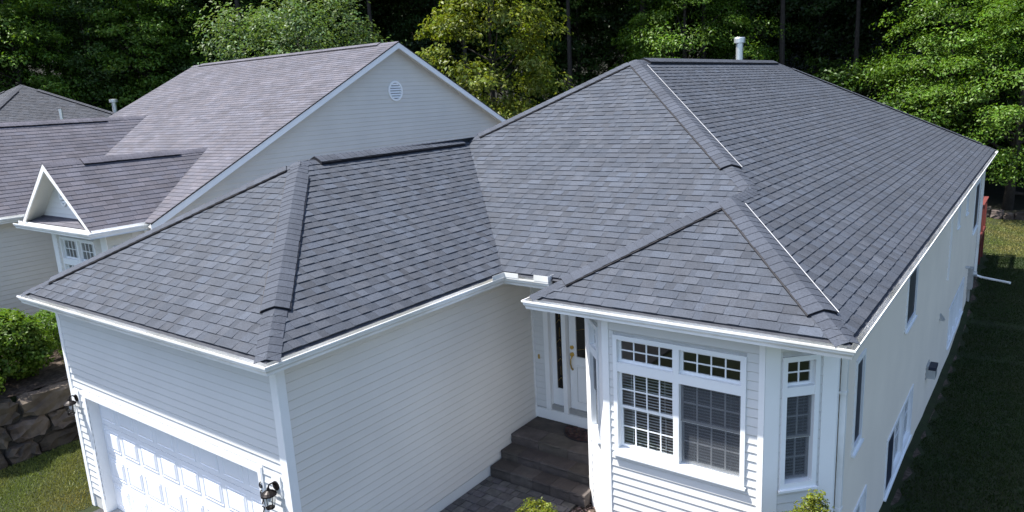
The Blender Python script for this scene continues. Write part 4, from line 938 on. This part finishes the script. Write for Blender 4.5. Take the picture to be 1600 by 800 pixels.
for px in range(-60, 1720, 50): x, y = at(px + rr.uniform(-25, 25), 47.5 + rr.uniform(-3.0, 5)); plant_tree('under', 8, x, y, rr.uniform(.7, 1.3), rr.uniform(0, 6.28), 'leafy shrub in the undergrowth of the wood ' + spot(px), 'shrub', ug, rr.choice(['leafE', 'leafD', 'leafE']), name='shrub')

def shrub(x, y, z, rad, hgt, label, leaf, n=120, per=80, ls=.06, cr=.16, seed=1, flat=.8, rmin=.78, asp=.55, name='shrub'):
    rng = np.random.default_rng(seed); cen = np.array([0, 0, hgt * .52])
    P, Nn, s, t, cl = crown_data(rng, cen, np.array([rad, rad, hgt * .5]), n, per, cr, flat, ls, n * per * .12, -.9, rmin)
    ok = P[:, 2] > .0; o = bpy.data.objects.new(name, None); COL.objects.link(o); o.location = (x, y, z + H); tag(o, label, 'shrub')
    me = foliage_mesh('foliage', P[ok], Nn[ok], s[ok], asp, t[ok], rng, leaf); c = bpy.data.objects.new('foliage', me); COL.objects.link(c); c.parent = o
    m = MB()
    for i in range(7):
        tg = cl[rng.integers(len(cl))]; m.tube([(tg[0] * .05, tg[1] * .05, -.08), (tg[0] * .4, tg[1] * .4, tg[2] * .55), tuple(tg)], [.018, .012, .004], 5)
    me = bpy.data.meshes.new('stem'); me.from_pydata(m.v, [], m.f); me.materials.append(M['bark']); c = bpy.data.objects.new('stem', me); COL.objects.link(c); c.parent = o
    return o
shrub(-10.75, .75, -2.62, .95, 1.5, 'large bright green leafy shrub on top of the boulder wall', 'leafS', 200, 90, .085, .2, 21, rmin=.7)
shrub(-11.6, -.6, -2.62, 1.0, 1.45, 'bright green bushy shrub at the outer end of the boulder wall', 'leafS', 200, 80, .085, .2, 22, rmin=.7)
shrub(-12.0, 2.2, -2.6, .85, .95, 'low clipped green shrub below the neighbour bay window', 'leafC', 150, 90, .05, .14, 23)
shrub(-10.2, 2.25, -2.59, .42, .62, 'small round green shrub on the mulch bed near the garage', 'leafC', 90, 90, .04, .09, 24)
shrub(-9.85, -.1, -2.62, .5, .7, 'leafy green shrub overhanging the boulder wall edge', 'leafS', 90, 80, .07, .15, 25, rmin=.7)
shrub(1.72, 2.62, -3.5, .46, .92, 'yellow green boxwood bush beside the paver path', 'leafY', 160, 80, .035, .09, 26)
shrub(4.93, 3.36, -3.7, .40, 1.80, 'yellow green upright bush at the corner of the bay', 'leafY', 420, 60, .035, .09, 27)

# =================================================================== BACK OF THE HOUSE: DECK AND STONE EDGING
dk = root('deck', 'red stained wooden deck at the back corner of the house', 'deck', (3, 27.7, -4.4))
m = MB(); m.box((-1, 26.25, -3.3), (5.02, 29.2, -3.2)); m.build('floor_frame', M['reddeck'], dk)
for i in range(21): q = MB(); q.box((-1 + i * .2875, 26.25, -3.196), (-1 + i * .2875 + .27, 29.2, -3.165)); q.build('deck_board', M['reddeck'], dk)
for (x, y) in ((4.95, 26.35), (4.95, 27.8), (4.95, 29.1), (1.9, 29.1), (-.9, 29.1)): q = MB(); q.box((x - .05, y - .05, -4.5), (x + .05, y + .05, -2.05)); q.build('post', M['reddeck'], dk)
q = MB(); q.box((4.89, 26.3, -2.06), (5.03, 29.2, -2.01)); q.box((-1, 29.06, -2.06), (4.89, 29.18, -2.01)); q.build('handrail', M['reddeck'], dk)
for i in range(19): q = MB(); q.box((4.93, 26.45 + i * .145, -3.1), (4.97, 26.49 + i * .145, -2.06)); q.build('baluster', M['reddeck'], dk)
for i in range(39): q = MB(); q.box((-.8 + i * .145, 29.1, -3.1), (-.76 + i * .145, 29.14, -2.06)); q.build('baluster', M['reddeck'], dk)
se = root('stone_edging', 'row of rough grey stones edging the back lawn', 'stones', (5, 37, -4.2))
x = 1.5; sd = 90
while x < 11:
    ww = random.uniform(.35, .8); zz = float(zg(x, 37.0)); boulder(se, x, x + ww - .04, 36.8, 37.3, zz - .1, zz + random.uniform(.22, .42), seed=sd); x += ww; sd += 1

# =================================================================== GRASS
def grass(name, n, xr, yr_, hgt, label, ok=None, wd=.006, m='blade'):
    rng = np.random.default_rng(len(name) + n); x = rng.uniform(*xr, n); y = rng.uniform(*yr_, n)
    if ok is not None: k = ok(x, y); x, y = x[k], y[k]
    n = len(x); z = zg(x, y) - .004; t = rng.uniform(0, 6.283, n); hh = hgt * rng.uniform(.5, 1.2, n); lean = rng.normal(size=(n, 2)) * hh[:, None] * .5; wv = wd * rng.uniform(.7, 1.4, n)
    v = np.empty((n, 3, 3)); dx, dy = np.cos(t) * wv, np.sin(t) * wv
    v[:, 0] = np.stack([x - dx, y - dy, z], 1); v[:, 1] = np.stack([x + dx, y + dy, z], 1); v[:, 2] = np.stack([x + lean[:, 0], y + lean[:, 1], z + hh], 1)
    me = bpy.data.meshes.new(name); me.vertices.add(n * 3); me.vertices.foreach_set('co', v.astype(np.float32).ravel()); me.loops.add(n * 3); me.loops.foreach_set('vertex_index', np.arange(n * 3, dtype=np.int32)); me.polygons.add(n); me.polygons.foreach_set('loop_start', np.arange(0, n * 3, 3, dtype=np.int32)); me.update(calc_edges=True)
    pa = .5 + .5 * np.sin(x * 1.7 + np.sin(y * 1.1) * 2) * np.cos(y * 1.3 + np.sin(x * 2.3)); tv = (rng.uniform(.6, 1.4, n)); c = np.ones((n, 4), np.float32); c[:, 0] = tv * (.85 + .5 * pa); c[:, 1] = tv * (.95 + .1 * pa); c[:, 2] = tv * (.8 + .4 * pa)
    a = me.attributes.new('tone', 'FLOAT_COLOR', 'POINT'); a.data.foreach_set('color', np.repeat(c, 3, axis=0).ravel()); me.materials.append(M[m])
    o = bpy.data.objects.new(name, me); COL.objects.link(o); o.location.z = H; o['kind'] = 'stuff'; tag(o, label, 'grass'); return o
grass('grass', 70000, (-9.3, -6.3), (-3.5, 4.0), .05, 'sunlit mown grass between the garage and the boulder wall', lambda x, y: (x < -6.25) , .007)
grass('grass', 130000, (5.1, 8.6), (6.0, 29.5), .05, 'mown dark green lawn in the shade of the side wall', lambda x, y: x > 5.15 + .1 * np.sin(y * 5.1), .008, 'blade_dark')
grass('grass', 60000, (2.0, 11), (29.5, 36.8), .06, 'sunlit back lawn in front of the stone edging', None, .011)
